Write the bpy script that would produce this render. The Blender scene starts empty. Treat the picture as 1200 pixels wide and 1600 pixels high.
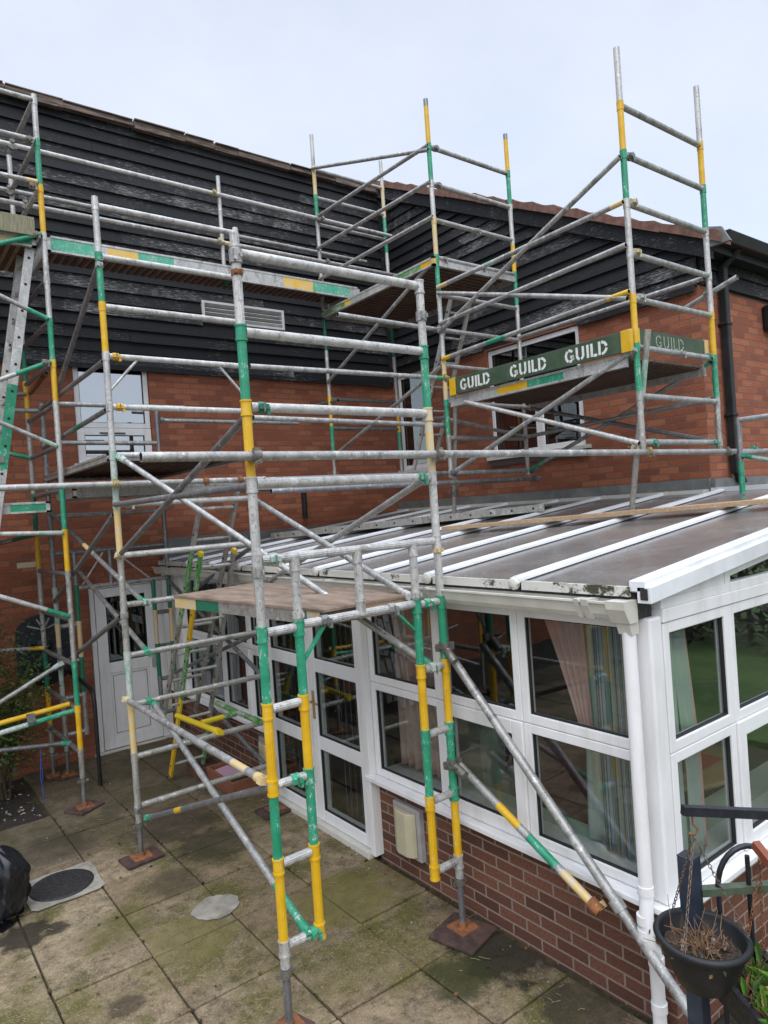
import bpy, math, random
from mathutils import Vector, Matrix
random.seed(7)
S = bpy.context.scene
COL = S.collection
V = Vector
PI = math.pi

# ------------------------------------------------------------------ materials
M = {}
def new_mat(name):
    m = bpy.data.materials.new(name); m.use_nodes = True
    nt = m.node_tree
    for n in list(nt.nodes): nt.nodes.remove(n)
    out = nt.nodes.new('ShaderNodeOutputMaterial')
    b = nt.nodes.new('ShaderNodeBsdfPrincipled')
    nt.links.new(b.outputs[0], out.inputs[0])
    M[name] = m
    return m, nt, b, out
def N(nt, t, **kw):
    n = nt.nodes.new(t)
    for k, v in kw.items():
        if k in n.inputs.keys(): n.inputs[k].default_value = v
        else: setattr(n, k, v)
    return n
def coords(nt, kind='Object', scale=(1, 1, 1)):
    tc = N(nt, 'ShaderNodeTexCoord'); mp = N(nt, 'ShaderNodeMapping')
    mp.inputs['Scale'].default_value = scale
    nt.links.new(tc.outputs[kind], mp.inputs[0]); return mp.outputs[0]
def noise(nt, co, scale, detail=4, rough=.6):
    n = N(nt, 'ShaderNodeTexNoise'); n.inputs['Scale'].default_value = scale
    n.inputs['Detail'].default_value = detail; n.inputs['Roughness'].default_value = rough
    nt.links.new(co, n.inputs['Vector']); return n.outputs['Fac']
def ramp(nt, f, a, b, va=0., vb=1.):
    r = N(nt, 'ShaderNodeMapRange'); r.inputs[1].default_value = a; r.inputs[2].default_value = b
    r.inputs[3].default_value = va; r.inputs[4].default_value = vb; r.clamp = True
    nt.links.new(f, r.inputs[0]); return r.outputs[0]
def mix(nt, f, a, b, blend='MIX'):
    m = N(nt, 'ShaderNodeMix'); m.data_type = 'RGBA'; m.blend_type = blend
    for s, i in ((f, 0), (a, 6), (b, 7)):
        if hasattr(s, 'is_output'): nt.links.new(s, m.inputs[i])
        elif i == 0: m.inputs[0].default_value = s
        else: m.inputs[i].default_value = (*s, 1)
    return m.outputs[2]
def math_(nt, op, a, b):
    m = N(nt, 'ShaderNodeMath'); m.operation = op
    for s, i in ((a, 0), (b, 1)):
        if hasattr(s, 'is_output'): nt.links.new(s, m.inputs[i])
        else: m.inputs[i].default_value = s
    return m.outputs[0]
def bump(nt, b, h, strength=.3, dist=.01):
    n = N(nt, 'ShaderNodeBump'); n.inputs['Strength'].default_value = strength; n.inputs['Distance'].default_value = dist
    nt.links.new(h, n.inputs['Height']); nt.links.new(n.outputs[0], b.inputs['Normal'])
def setc(nt, b, c):
    if hasattr(c, 'is_output'): nt.links.new(c, b.inputs['Base Color'])
    else: b.inputs['Base Color'].default_value = (*c, 1)

def simple(name, c1, c2=None, rough=.5, metal=0., scale=12, bumpv=0., stretch=(1, 1, 1), lo=.35, hi=.65, spec=.5):
    m, nt, b, o = new_mat(name)
    b.inputs['Roughness'].default_value = rough; b.inputs['Metallic'].default_value = metal
    b.inputs['Specular IOR Level'].default_value = spec
    if c2 is None: setc(nt, b, c1)
    else:
        co = coords(nt, 'Object', stretch); f = noise(nt, co, scale, 5)
        setc(nt, b, mix(nt, ramp(nt, f, lo, hi), c1, c2))
        if bumpv: bump(nt, b, f, bumpv)
    return m
def metal_tube(name, c1, c2, rough, metal, dirt=.25):
    m, nt, b, o = new_mat(name)
    co = coords(nt, 'Object', (1, 1, .35)); f = noise(nt, co, 14, 6, .7); g = noise(nt, coords(nt), 70, 3)
    base = mix(nt, ramp(nt, f, .3, .7), c1, c2)
    base = mix(nt, ramp(nt, g, .56, .66, 0, dirt), base, (.10, .088, .068))
    base = mix(nt, ramp(nt, noise(nt, coords(nt, 'Object', (1, 1, .5)), 8, 6, .75), .55, .63, 0, dirt * .9), base, (.11, .10, .08))
    base = mix(nt, ramp(nt, noise(nt, coords(nt), 17, 5, .7), .58, .64, 0, dirt), base, (.72, .72, .7))
    setc(nt, b, base); b.inputs['Metallic'].default_value = metal
    r = ramp(nt, f, .3, .7, rough - .1, rough + .12); nt.links.new(r, b.inputs['Roughness'])
    bump(nt, b, g, .12, .002)
def paint(name, c, c2, wear, rough=.42):
    m, nt, b, o = new_mat(name)
    co = coords(nt, 'Object', (1, 1, .4)); f = noise(nt, co, 75, 7, .78); g = noise(nt, coords(nt), 9, 4)
    base = mix(nt, ramp(nt, g, .35, .7), c, c2)
    ff = math_(nt, 'ADD', f, math_(nt, 'MULTIPLY', g, .35))
    chip = ramp(nt, ff, .86 - wear, .89 - wear)
    base = mix(nt, chip, base, (.46, .47, .46)); setc(nt, b, base)
    b.inputs['Roughness'].default_value = rough
    bump(nt, b, chip, -.15, .002)

metal_tube('galvanised', (.24, .242, .238), (.47, .47, .455), .50, .5, .55)
metal_tube('galvanised_grey', (.17, .175, .185), (.31, .315, .33), .45, .65, .4)
metal_tube('aluminium', (.36, .36, .35), (.60, .595, .575), .50, .42, .55)
metal_tube('aluminium_dull', (.29, .285, .26), (.45, .445, .415), .5, .5, .6)
metal_tube('coupler_steel', (.13, .125, .11), (.28, .265, .235), .5, .6, .5)
metal_tube('coupler_yellow', (.22, .185, .09), (.42, .33, .10), .55, .3, .6)
paint('green', (.012, .22, .115), (.03, .31, .18), .095)
paint('green_dark', (.01, .13, .075), (.015, .17, .1), .04)
paint('green_bright', (.05, .26, .04), (.10, .22, .06), .15)
paint('yellow', (.58, .33, .006), (.70, .43, .012), .075)
paint('yellow_pale', (.60, .43, .17), (.70, .46, .08), .18)
paint('green_pale', (.05, .36, .23), (.13, .42, .29), .13)
paint('yellow_deck', (.70, .42, .05), (.72, .50, .16), .12)
paint('yellow_lime', (.60, .50, .02), (.66, .42, .02), .05)
paint('mint', (.16, .34, .25), (.34, .43, .37), .2)
simple('rust', (.13, .05, .025), (.30, .12, .045), .85, 0, 22, .3)
simple('dark_hole', (.012, .012, .013), None, .8)
simple('upvc', (.76, .765, .775), (.60, .595, .57), .34, 0, 6, .02, (1, 1, .3), .48, .82)
simple('upvc_old', (.62, .61, .56), (.50, .49, .43), .4, 0, 7, .03, (1, 1, 1), .35, .75)
simple('gasket', (.015, .015, .016), None, .6)
simple('black_plastic', (.008, .009, .010), (.016, .017, .019), .5, 0, 14, .03, (1, 1, 1), .35, .65, .35)
simple('gutter_black', (.010, .011, .012), (.02, .022, .024), .55, 0, 6, 0, (1, 1, 1), .35, .65, .3)
simple('bar_white', (.74, .76, .79), (.62, .64, .65), .3, 0, 4)
simple('lead', (.13, .14, .15), (.21, .22, .2), .55, .2, 6, .1)
simple('timber', (.30, .2, .115), (.42, .3, .19), .8, 0, 9, .15, (1, 6, 6))
simple('timber_old', (.16, .15, .095), (.26, .24, .16), .85, 0, 10, .2, (8, 1, 1.2))
simple('timber_dark', (.045, .035, .03), (.085, .065, .055), .85, 0, 12, .2, (1, 8, 8))
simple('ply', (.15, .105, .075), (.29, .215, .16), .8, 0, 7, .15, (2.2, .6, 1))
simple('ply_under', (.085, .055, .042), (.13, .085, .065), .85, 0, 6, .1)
simple('sole_wood', (.035, .022, .02), (.09, .05, .04), .85, 0, 16, .4)
simple('toe_green', (.028, .058, .030), (.055, .09, .05), .6, 0, 7, .1)
simple('white_paint', (.72, .73, .70), (.52, .54, .5), .7, 0, 40, 0, (1, 1, 1), .4, .75)
simple('white_faded', (.22, .26, .19), (.34, .37, .29), .8, 0, 60, 0, (1, 1, 1), .4, .6)
simple('steel_black', (.012, .014, .02), (.03, .034, .045), .42, .3, 20, .1)
simple('steel_blue', (.02, .03, .05), (.045, .06, .09), .4, .3, 10)
simple('rail_green', (.045, .075, .045), (.09, .11, .075), .6, .1, 30, .2)
simple('red_oxide', (.20, .055, .025), (.28, .085, .04), .7, 0, 10)
simple('chain', (.12, .11, .10), (.22, .15, .10), .5, .6, 60)
simple('soil', (.012, .010, .008), (.035, .027, .02), .95, 0, 40, 1.)
simple('pot_soil', (.022, .014, .010), (.07, .045, .03), .95, 0, 90, 1.)
simple('gravel', (.16, .15, .13), (.42, .40, .37), .8, 0, 30)
simple('terracotta_dark', (.09, .04, .03), (.13, .06, .04), .8, 0, 8)
simple('terracotta', (.18, .065, .038), (.25, .095, .055), .75, 0, 8)
simple('pink_card', (.52, .32, .42), None, .7)
simple('bag', (.006, .007, .010), (.012, .013, .016), .22, 0, 6)
simple('iron', (.016, .016, .018), (.045, .042, .042), .6, .2, 50, .5)
simple('fount_lead', (.012, .016, .024), (.03, .036, .05), .55, .1, 25, .3)
simple('concrete_pale', (.20, .185, .155), (.34, .32, .275), .9, 0, 11, .4)
simple('vent_beige', (.42, .385, .26), (.50, .46, .33), .55, 0, 4)
simple('vent_grey', (.30, .29, .29), (.38, .37, .37), .6, 0, 8)
simple('curtain_pink', (.66, .40, .37), (.72, .47, .43), .9, 0, 5)
simple('curtain_dusk', (.46, .31, .28), (.54, .39, .35), .9, 0, 5)
simple('curtain_grey', (.40, .46, .44), (.48, .53, .5), .9, 0, 5)
simple('curtain_red', (.55, .025, .045), (.62, .04, .06), .9, 0, 5)
simple('curtain_cream', (.42, .38, .30), (.48, .44, .36), .9, 0, 5)
simple('blind', (.20, .215, .23), (.30, .315, .33), .8, 0, 3)
simple('sofa', (.33, .35, .29), (.40, .42, .35), .7, 0, 4, .1)
simple('wine_cloth', (.07, .018, .022), (.09, .024, .03), .9, 0, 10)
simple('wood_table', (.33, .2, .085), (.40, .26, .12), .4, 0, 8)
simple('mat_red', (.42, .03, .025), None, .8)
simple('mug_teal', (.02, .16, .13), None, .35)
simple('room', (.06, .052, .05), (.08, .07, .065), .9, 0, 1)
simple('carpet', (.028, .020, .020), (.04, .028, .028), .95, 0, 30)
simple('rope_blue', (.04, .07, .28), None, .8)
simple('sill_pale', (.50, .58, .48), (.56, .64, .53), .45, 0, 3)
simple('bark', (.05, .035, .022), (.10, .075, .05), .9, 0, 30, .4)
simple('straw', (.25, .205, .12), (.36, .30, .18), .9, 0, 20)
simple('twig', (.14, .07, .035), (.22, .13, .07), .85, 0, 30)
simple('leaf_litter', (.10, .05, .02), (.20, .12, .05), .85, 0, 20)
simple('tile', (.115, .055, .040), (.20, .105, .078), .85, 0, 14, .3)
simple('verge_wood', (.045, .034, .029), (.19, .145, .122), .9, 0, 16, .6, (.22, 2.5, 3.5), .38, .6)
simple('louvre', (.60, .61, .60), (.50, .5, .49), .5, 0, 4)

def leafmat(name, c1, c2):
    m, nt, b, o = new_mat(name)
    g = N(nt, 'ShaderNodeNewGeometry')
    setc(nt, b, mix(nt, g.outputs['Random Per Island'], c1, c2)); b.inputs['Roughness'].default_value = .55
leafmat('leaf_dark', (.022, .058, .010), (.075, .15, .028))
leafmat('leaf_bright', (.06, .20, .015), (.16, .34, .04))
leafmat('leaf_hedge', (.030, .032, .014), (.075, .065, .030))

def brick(name, c1, c2, c3, mortar, rough=.9, msize=.0055, soot=.3):
    m, nt, b, o = new_mat(name)
    tc = N(nt, 'ShaderNodeTexCoord')
    nz = N(nt, 'ShaderNodeTexNoise'); nz.inputs['Scale'].default_value = 9; nt.links.new(tc.outputs['UV'], nz.inputs['Vector'])
    off = N(nt, 'ShaderNodeVectorMath'); off.operation = 'MULTIPLY_ADD'
    nt.links.new(nz.outputs['Color'], off.inputs[0]); off.inputs[1].default_value = (.006, .006, 0)
    nt.links.new(tc.outputs['UV'], off.inputs[2])
    t = N(nt, 'ShaderNodeTexBrick'); nt.links.new(off.outputs[0], t.inputs['Vector'])
    t.inputs['Scale'].default_value = 1; t.inputs['Brick Width'].default_value = .225; t.inputs['Row Height'].default_value = .075
    t.inputs['Mortar Size'].default_value = msize; t.inputs['Mortar Smooth'].default_value = .25
    t.inputs['Color1'].default_value = (0, 0, 0, 1); t.inputs['Color2'].default_value = (1, 1, 1, 1); t.inputs['Mortar'].default_value = (.5, .5, .5, 1)
    f1 = noise(nt, tc.outputs['UV'], 2.2, 3); f2 = noise(nt, tc.outputs['UV'], 60, 5, .7); f3 = noise(nt, tc.outputs['UV'], .7, 4)
    cr = N(nt, 'ShaderNodeValToRGB'); e = cr.color_ramp.elements
    e[0].position = .12; e[0].color = (*c3, 1); e[1].position = .95; e[1].color = (*c2, 1)
    k = e.new(.5); k.color = (*c1, 1)
    nt.links.new(math_(nt, 'ADD', math_(nt, 'MULTIPLY', t.outputs['Color'], .75), math_(nt, 'MULTIPLY', math_(nt, 'ADD', f1, math_(nt, 'MULTIPLY', f2, .6)), .2)), cr.inputs[0])
    bc = mix(nt, ramp(nt, f2, .42, .62, 0, .55), cr.outputs[0], tuple(x * .42 for x in c1))
    mc = mix(nt, ramp(nt, f2, .35, .7), mortar, tuple(x * .72 for x in mortar))
    c = mix(nt, t.outputs['Fac'], bc, mc)
    c = mix(nt, ramp(nt, f3, .45, .75, 0, soot), c, tuple(x * .35 for x in c1))
    setc(nt, b, c); b.inputs['Roughness'].default_value = rough; b.inputs['Specular IOR Level'].default_value = .25
    h = math_(nt, 'SUBTRACT', math_(nt, 'MULTIPLY', f2, .35), t.outputs['Fac'])
    bump(nt, b, h, .9, .009)
brick('brick_upper', (.345, .113, .060), (.43, .165, .090), (.225, .078, .052), (.215, .135, .10), msize=.0075, soot=.22)
brick('brick_dwarf', (.155, .068, .046), (.215, .098, .064), (.090, .042, .033), (.31, .24, .19), msize=.0075, soot=.4)

def cladding():
    m, nt, b, o = new_mat('cladding')
    g = N(nt, 'ShaderNodeNewGeometry'); tc = N(nt, 'ShaderNodeTexCoord')
    u = tc.outputs['UV']
    mp = N(nt, 'ShaderNodeMapping'); mp.inputs['Scale'].default_value = (2.6, 32, 1); nt.links.new(u, mp.inputs[0])
    f = noise(nt, mp.outputs[0], 3.8, 12, .76)
    big = noise(nt, u, 1.4, 4); grain = noise(nt, mp.outputs[0], 9, 4)
    isl = g.outputs['Random Per Island']
    ff = math_(nt, 'ADD', f, math_(nt, 'MULTIPLY', math_(nt, 'SUBTRACT', big, .5), .34))
    ff = math_(nt, 'ADD', ff, math_(nt, 'MULTIPLY', math_(nt, 'SUBTRACT', isl, .5), .12))
    flake = ramp(nt, ff, .588, .64)
    base = mix(nt, isl, (.006, .0065, .008), (.017, .018, .021))
    base = mix(nt, ramp(nt, grain, .45, .7, 0, .5), base, (.034, .035, .038))
    base = mix(nt, math_(nt, 'MULTIPLY', flake, ramp(nt, grain, .3, .55, .35, 1)), base, (.29, .285, .275))
    setc(nt, b, base); b.inputs['Roughness'].default_value = .6; b.inputs['Specular IOR Level'].default_value = .22
    bump(nt, b, math_(nt, 'ADD', math_(nt, 'MULTIPLY', grain, .6), flake), .35, .004)
cladding()

def paving():
    m, nt, b, o = new_mat('paving')
    co = coords(nt); g = N(nt, 'ShaderNodeNewGeometry'); isl = g.outputs['Random Per Island']
    f = noise(nt, co, 1.3, 6, .62); f2 = noise(nt, co, 7, 6, .7); f3 = noise(nt, co, 90, 4, .7); f4 = noise(nt, co, 2.6, 5, .6)
    f5 = noise(nt, co, 22, 6, .75); f6 = noise(nt, co, .55, 3)
    c = mix(nt, isl, (.235, .172, .100), (.36, .285, .185))
    c = mix(nt, ramp(nt, f2, .40, .66, 0, .75), c, (.095, .068, .040))
    c = mix(nt, ramp(nt, f, .46, .60, 0, .75), c, (.115, .102, .026))
    c = mix(nt, ramp(nt, f4, .54, .64, 0, .8), c, (.095, .090, .020))
    c = mix(nt, ramp(nt, noise(nt, co, 1.9, 8, .74), .55, .66, 0, .7), c, (.045, .036, .025))
    c = mix(nt, ramp(nt, noise(nt, co, 3.3, 8, .76), .57, .64, 0, .55), c, (.25, .215, .155))
    c = mix(nt, ramp(nt, f5, .52, .68, 0, .5), c, (.045, .036, .024))
    c = mix(nt, ramp(nt, noise(nt, co, 13, 9, .8), .53, .60, 0, .6), c, (.060, .046, .028))
    c = mix(nt, ramp(nt, noise(nt, co, 17, 9, .8), .57, .63, 0, .5), c, (.33, .27, .17))
    c = mix(nt, ramp(nt, f3, .57, .66, 0, .7), c, (.40, .35, .27))
    c = mix(nt, ramp(nt, f3, .32, .43, .75, 0), c, (.030, .024, .016))
    for (sx, sy, sr, col, am) in ((2.93, 2.98, .30, (.016, .014, .010), .9), (2.62, 3.0, .20, (.030, .034, .010), .8), (.74, 5.28, .17, (.020, .015, .010), .9), (.93, 5.22, .09, (.020, .015, .010), .85), (2.25, 5.55, .34, (.030, .024, .016), .7), (2.55, 4.15, .34, (.13, .125, .02), .6),
                              (1.6, 4.45, .30, (.12, .11, .025), .55), (2.2, 2.3, .26, (.035, .04, .012), .7), (2.9, 2.35, .28, (.028, .022, .016), .75), (1.2, 6.5, .32, (.030, .024, .016), .6), (1.75, 5.2, .22, (.04, .033, .02), .6), (1.25, 4.9, .25, (.10, .09, .025), .5), (2.1, 6.2, .4, (.028, .023, .016), .65), (1.05, 4.1, .1, (.03, .022, .014), .7)):
        dv = N(nt, 'ShaderNodeVectorMath'); dv.operation = 'DISTANCE'; nt.links.new(co, dv.inputs[0]); dv.inputs[1].default_value = (sx, sy, 0)
        dd_ = math_(nt, 'ADD', math_(nt, 'DIVIDE', dv.outputs['Value'], sr), math_(nt, 'MULTIPLY', math_(nt, 'SUBTRACT', f2, .5), 2.2))
        c = mix(nt, ramp(nt, dd_, .75, 1.1, am, 0), c, col)
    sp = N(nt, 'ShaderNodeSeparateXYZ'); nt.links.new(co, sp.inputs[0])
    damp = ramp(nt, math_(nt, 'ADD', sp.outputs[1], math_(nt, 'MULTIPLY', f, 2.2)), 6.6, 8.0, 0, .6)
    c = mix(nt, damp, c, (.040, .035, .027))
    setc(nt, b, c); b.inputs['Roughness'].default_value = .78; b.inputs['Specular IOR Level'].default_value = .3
    bump(nt, b, math_(nt, 'ADD', f3, math_(nt, 'MULTIPLY', f5, 1.2)), .7, .007)
paving()
simple('joint_soil', (.02, .016, .010), (.055, .045, .02), .95, 0, 25, .6)
def roofmat():
    m, nt, b, o = new_mat('polycarbonate')
    co = coords(nt, 'Object'); f = noise(nt, co, 3, 5); mp = coords(nt, 'Object', (.15, 1, 1))
    w = noise(nt, mp, 110, 2)
    c = mix(nt, ramp(nt, f, .35, .7), (.150, .137, .128), (.205, .190, .178))
    c = mix(nt, ramp(nt, w, .4, .6, 0, .35), c, (.105, .094, .087))
    setc(nt, b, c); r = ramp(nt, f, .3, .7, .14, .30); nt.links.new(r, b.inputs['Roughness'])
    bump(nt, b, w, .08, .002)
roofmat()
def stained():   # white eaves trim with black moss along it
    m, nt, b, o = new_mat('eave_trim')
    co = coords(nt); f = noise(nt, co, 7, 6, .75); g = noise(nt, co, 1.2, 2)
    k = ramp(nt, math_(nt, 'ADD', f, math_(nt, 'MULTIPLY', g, .5)), .80, .86)
    setc(nt, b, mix(nt, k, (.60, .59, .54), (.05, .05, .025))); b.inputs['Roughness'].default_value = .5
stained()
def ground(name, cols, sc, bmp=.8):
    m, nt, b, o = new_mat(name); co = coords(nt)
    f = noise(nt, co, sc, 6, .65); g = noise(nt, co, sc * 9, 4)
    c = mix(nt, ramp(nt, f, .4, .6), cols[0], cols[1]); c = mix(nt, ramp(nt, g, .5, .68, 0, .8), c, cols[2])
    setc(nt, b, c); b.inputs['Roughness'].default_value = .95; bump(nt, b, g, bmp, .02)
ground('lawn', ((.045, .095, .020), (.10, .17, .04), (.12, .15, .05)), .55)
ground('moss', ((.10, .085, .05), (.055, .075, .02), (.16, .145, .09)), 9)
def glass(name, tint=(.9, .93, .92), base=.06, power=4., top=.95):
    m, nt, b, o = new_mat(name); nt.nodes.remove(b)
    lw = N(nt, 'ShaderNodeLayerWeight'); lw.inputs['Blend'].default_value = .5
    p = math_(nt, 'POWER', lw.outputs['Facing'], power)
    f = ramp(nt, p, 0, 1, base, top)
    t = N(nt, 'ShaderNodeBsdfTransparent'); t.inputs[0].default_value = (*tint, 1)
    g = N(nt, 'ShaderNodeBsdfGlossy'); g.inputs['Roughness'].default_value = .01; g.inputs[0].default_value = (.95, .97, 1, 1)
    mx = N(nt, 'ShaderNodeMixShader'); nt.links.new(f, mx.inputs[0]); nt.links.new(t.outputs[0], mx.inputs[1]); nt.links.new(g.outputs[0], mx.inputs[2])
    nt.links.new(mx.outputs[0], o.inputs[0])
glass('glass', (.84, .87, .86), .07, 4.); glass('glass_dark', (.5, .53, .53), .13, 3.); glass('glass_sky', (.35, .38, .40), .42, 2.5)
def strings():
    m, nt, b, o = new_mat('string_curtain')
    tc = N(nt, 'ShaderNodeTexCoord'); mp = N(nt, 'ShaderNodeMapping'); mp.inputs['Scale'].default_value = (1, 0, 1)
    nt.links.new(tc.outputs['UV'], mp.inputs[0])
    f = noise(nt, mp.outputs[0], 85, 2, .5); g = noise(nt, mp.outputs[0], 14, 2)
    cr = N(nt, 'ShaderNodeValToRGB'); cr.color_ramp.interpolation = 'CONSTANT'; e = cr.color_ramp.elements
    e[0].position = 0; e[0].color = (.015, .015, .018, 1); e[1].position = .43; e[1].color = (.34, .40, .42, 1)
    for p, c in ((.52, (.10, .11, .11, 1)), (.56, (.45, .34, .08, 1)), (.62, (.42, .46, .46, 1)), (.68, (.08, .20, .20, 1))):
        k = e.new(p); k.color = c
    nt.links.new(math_(nt, 'ADD', math_(nt, 'MULTIPLY', f, .75), math_(nt, 'MULTIPLY', g, .25)), cr.inputs[0])
    setc(nt, b, cr.outputs[0]); b.inputs['Roughness'].default_value = .9
strings()

# ------------------------------------------------------------------ mesh builder
class MB:
    def __init__(s): s.v = []; s.f = []; s.m = []; s.sm = []; s.ms = []
    def mi(s, mat):
        if mat not in s.ms: s.ms.append(mat)
        return s.ms.index(mat)
    def add(s, vs, fs, mat, smooth=False):
        o = len(s.v); s.v += [V(v) for v in vs]; k = s.mi(mat)
        for f in fs: s.f.append([i + o for i in f]); s.m.append(k); s.sm.append(smooth)
    def box(s, a, b, mat):
        x0, y0, z0 = (min(a[i], b[i]) for i in range(3)); x1, y1, z1 = (max(a[i], b[i]) for i in range(3))
        vs = [(x0, y0, z0), (x1, y0, z0), (x1, y1, z0), (x0, y1, z0), (x0, y0, z1), (x1, y0, z1), (x1, y1, z1), (x0, y1, z1)]
        s.add(vs, [(3, 2, 1, 0), (4, 5, 6, 7), (0, 1, 5, 4), (1, 2, 6, 5), (2, 3, 7, 6), (3, 0, 4, 7)], mat)
    def obox(s, c, ax, ay, az, mat):     # oriented box: centre and three half vectors
        c, ax, ay, az = V(c), V(ax), V(ay), V(az)
        vs = [c + ax * i + ay * j + az * k for k in (-1, 1) for (i, j) in ((-1, -1), (1, -1), (1, 1), (-1, 1))]
        fs = [(3, 2, 1, 0), (4, 5, 6, 7), (0, 1, 5, 4), (1, 2, 6, 5), (2, 3, 7, 6), (3, 0, 4, 7)]
        if ax.cross(ay).dot(az) < 0: fs = [f[::-1] for f in fs]
        s.add(vs, fs, mat)
    def beam(s, p0, p1, w, h, mat, up=(0, 0, 1)):
        p0, p1 = V(p0), V(p1); d = (p1 - p0); L = d.length; d.normalize()
        side = d.cross(V(up)).normalized(); u = side.cross(d).normalized()
        s.obox((p0 + p1) / 2, d * (L / 2), side * (w / 2), u * (h / 2), mat)
    def tube(s, p0, p1, r, mat, n=12, hollow=False, bands=None, groove=False, r1=None):
        p0, p1 = V(p0), V(p1); d = p1 - p0; L = d.length; d.normalize()
        a = V((0, 0, 1)) if abs(d.z) < .9 else V((1, 0, 0))
        x = d.cross(a).normalized(); y = d.cross(x).normalized()
        if groove: n = 28
        def ring(t, rr):
            return [p0 + d * (L * t) + (x * math.cos(2 * PI * i / n) + y * math.sin(2 * PI * i / n)) * (rr * (.94 if groove and i % 2 else 1)) for i in range(n)]
        cuts = [0] + [b for b, _ in (bands or [])][:-1] + [1]
        cols = [c for _, c in bands] if bands else [mat]
        for k, c in enumerate(cols):
            ra = r if r1 is None else r + (r1 - r) * cuts[k]; rb = r if r1 is None else r + (r1 - r) * cuts[k + 1]
            s.add(ring(cuts[k], ra) + ring(cuts[k + 1], rb), [(i, i + n, (i + 1) % n + n, (i + 1) % n) for i in range(n)], c, not groove)
        for t, c, fl in ((0, cols[0], 0), (1, cols[-1], 1)):
            rr = r if (t == 0 or r1 is None) else r1
            R = ring(t, rr); cap = tuple(range(n))
            if hollow:
                ri = ring(t, rr * .82); s.add(R + ri, [(i, (i + 1) % n, (i + 1) % n + n, i + n) if not fl else (i, i + n, (i + 1) % n + n, (i + 1) % n) for i in range(n)], c)
                dp = [q + d * (.02 if t == 0 else -.02) for q in ri]
                s.add(ri + dp, [(i, (i + 1) % n, (i + 1) % n + n, i + n) if not fl else (i, i + n, (i + 1) % n + n, (i + 1) % n) for i in range(n)], 'dark_hole')
                s.add(dp, [cap if not fl else cap[::-1]], 'dark_hole')
            else: s.add(R, [cap if not fl else cap[::-1]], c)
    def path(s, pts, r, mat, n=8):
        pts = [V(p) for p in pts]; rings = []
        px = None
        for i, p in enumerate(pts):
            d = (pts[min(i + 1, len(pts) - 1)] - pts[max(i - 1, 0)]).normalized()
            if px is None: px = d.cross(V((0, 0, 1)) if abs(d.z) < .9 else V((1, 0, 0))).normalized()
            else: px = (px - d * px.dot(d)).normalized()
            y = d.cross(px); rr = r[i] if isinstance(r, (list, tuple)) else r
            rings += [p + (px * math.cos(2 * PI * k / n) + y * math.sin(2 * PI * k / n)) * rr for k in range(n)]
        fs = [(i * n + k, i * n + n + k, i * n + n + (k + 1) % n, i * n + (k + 1) % n) for i in range(len(pts) - 1) for k in range(n)]
        s.add(rings, fs, mat, True)
        s.add(rings[:n], [tuple(range(n))], mat); s.add(rings[-n:], [tuple(range(n))[::-1]], mat)
    def lathe(s, c, prof, mat, n=32, ax=(1, 0, 0), ay=(0, 1, 0), az=(0, 0, 1), smooth=True):
        c, ax, ay, az = V(c), V(ax), V(ay), V(az)
        vs = [c + (ax * math.cos(2 * PI * i / n) + ay * math.sin(2 * PI * i / n)) * r + az * z for r, z in prof for i in range(n)]
        s.add(vs, [(j * n + i, j * n + (i + 1) % n, j * n + n + (i + 1) % n, j * n + n + i) for j in range(len(prof) - 1) for i in range(n)], mat, smooth)
    def prism(s, poly, d0, d1, fn, mat):   # polygon in (a,b); fn(a,b,d)->xyz
        n = len(poly); vs = [fn(a, b, d0) for a, b in poly] + [fn(a, b, d1) for a, b in poly]
        s.add(vs, [tuple(range(n))[::-1], tuple(range(n, 2 * n))] + [(i, (i + 1) % n, (i + 1) % n + n, i + n) for i in range(n)], mat)
    def build(s, name, parent=None, bevel=0, uv=False, root=None):
        me = bpy.data.meshes.new(name)
        off = V((0, 0, 0)); p = parent
        if parent is not None: off = V(parent['_o'])
        elif root is not None: off = V(root)
        me.from_pydata([tuple(v - off) for v in s.v], [], s.f)
        for m in s.ms: me.materials.append(M[m])
        me.polygons.foreach_set('material_index', s.m); me.polygons.foreach_set('use_smooth', s.sm)
        if uv:
            ul = me.uv_layers.new(name='UVMap')
            for pl in me.polygons:
                n = pl.normal
                for li in pl.loop_indices:
                    w = V(s.v[me.loops[li].vertex_index])
                    if abs(n.x) > max(abs(n.y), abs(n.z)): q = (w.y, w.z)
                    elif abs(n.y) > abs(n.z): q = (w.x, w.z)
                    else: q = (w.x, w.y)
                    ul.data[li].uv = q
        me.update()
        o = bpy.data.objects.new(name, me); COL.objects.link(o)
        if parent is not None: o.parent = parent; o['_o'] = tuple(off)
        elif root is not None: o.location = off; o['_o'] = tuple(off)
        else: o['_o'] = (0, 0, 0)
        if bevel:
            bv = o.modifiers.new('Bevel', 'BEVEL'); bv.width = bevel; bv.segments = 2; bv.limit_method = 'ANGLE'; bv.angle_limit = math.radians(40)
        return o
def tag(o, label, cat, group=None):
    o['label'] = label; o['category'] = cat
    if group: o['group'] = group
    return o
def thing(name, loc, label, cat, group=None):
    o = bpy.data.objects.new(name, None); COL.objects.link(o); o.location = loc; o['_o'] = tuple(loc)
    o.empty_display_size = .2
    return tag(o, label, cat, group)
def structure(mb, name, kind='structure', **kw):
    o = mb.build(name, **kw); o['kind'] = kind; return o

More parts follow.
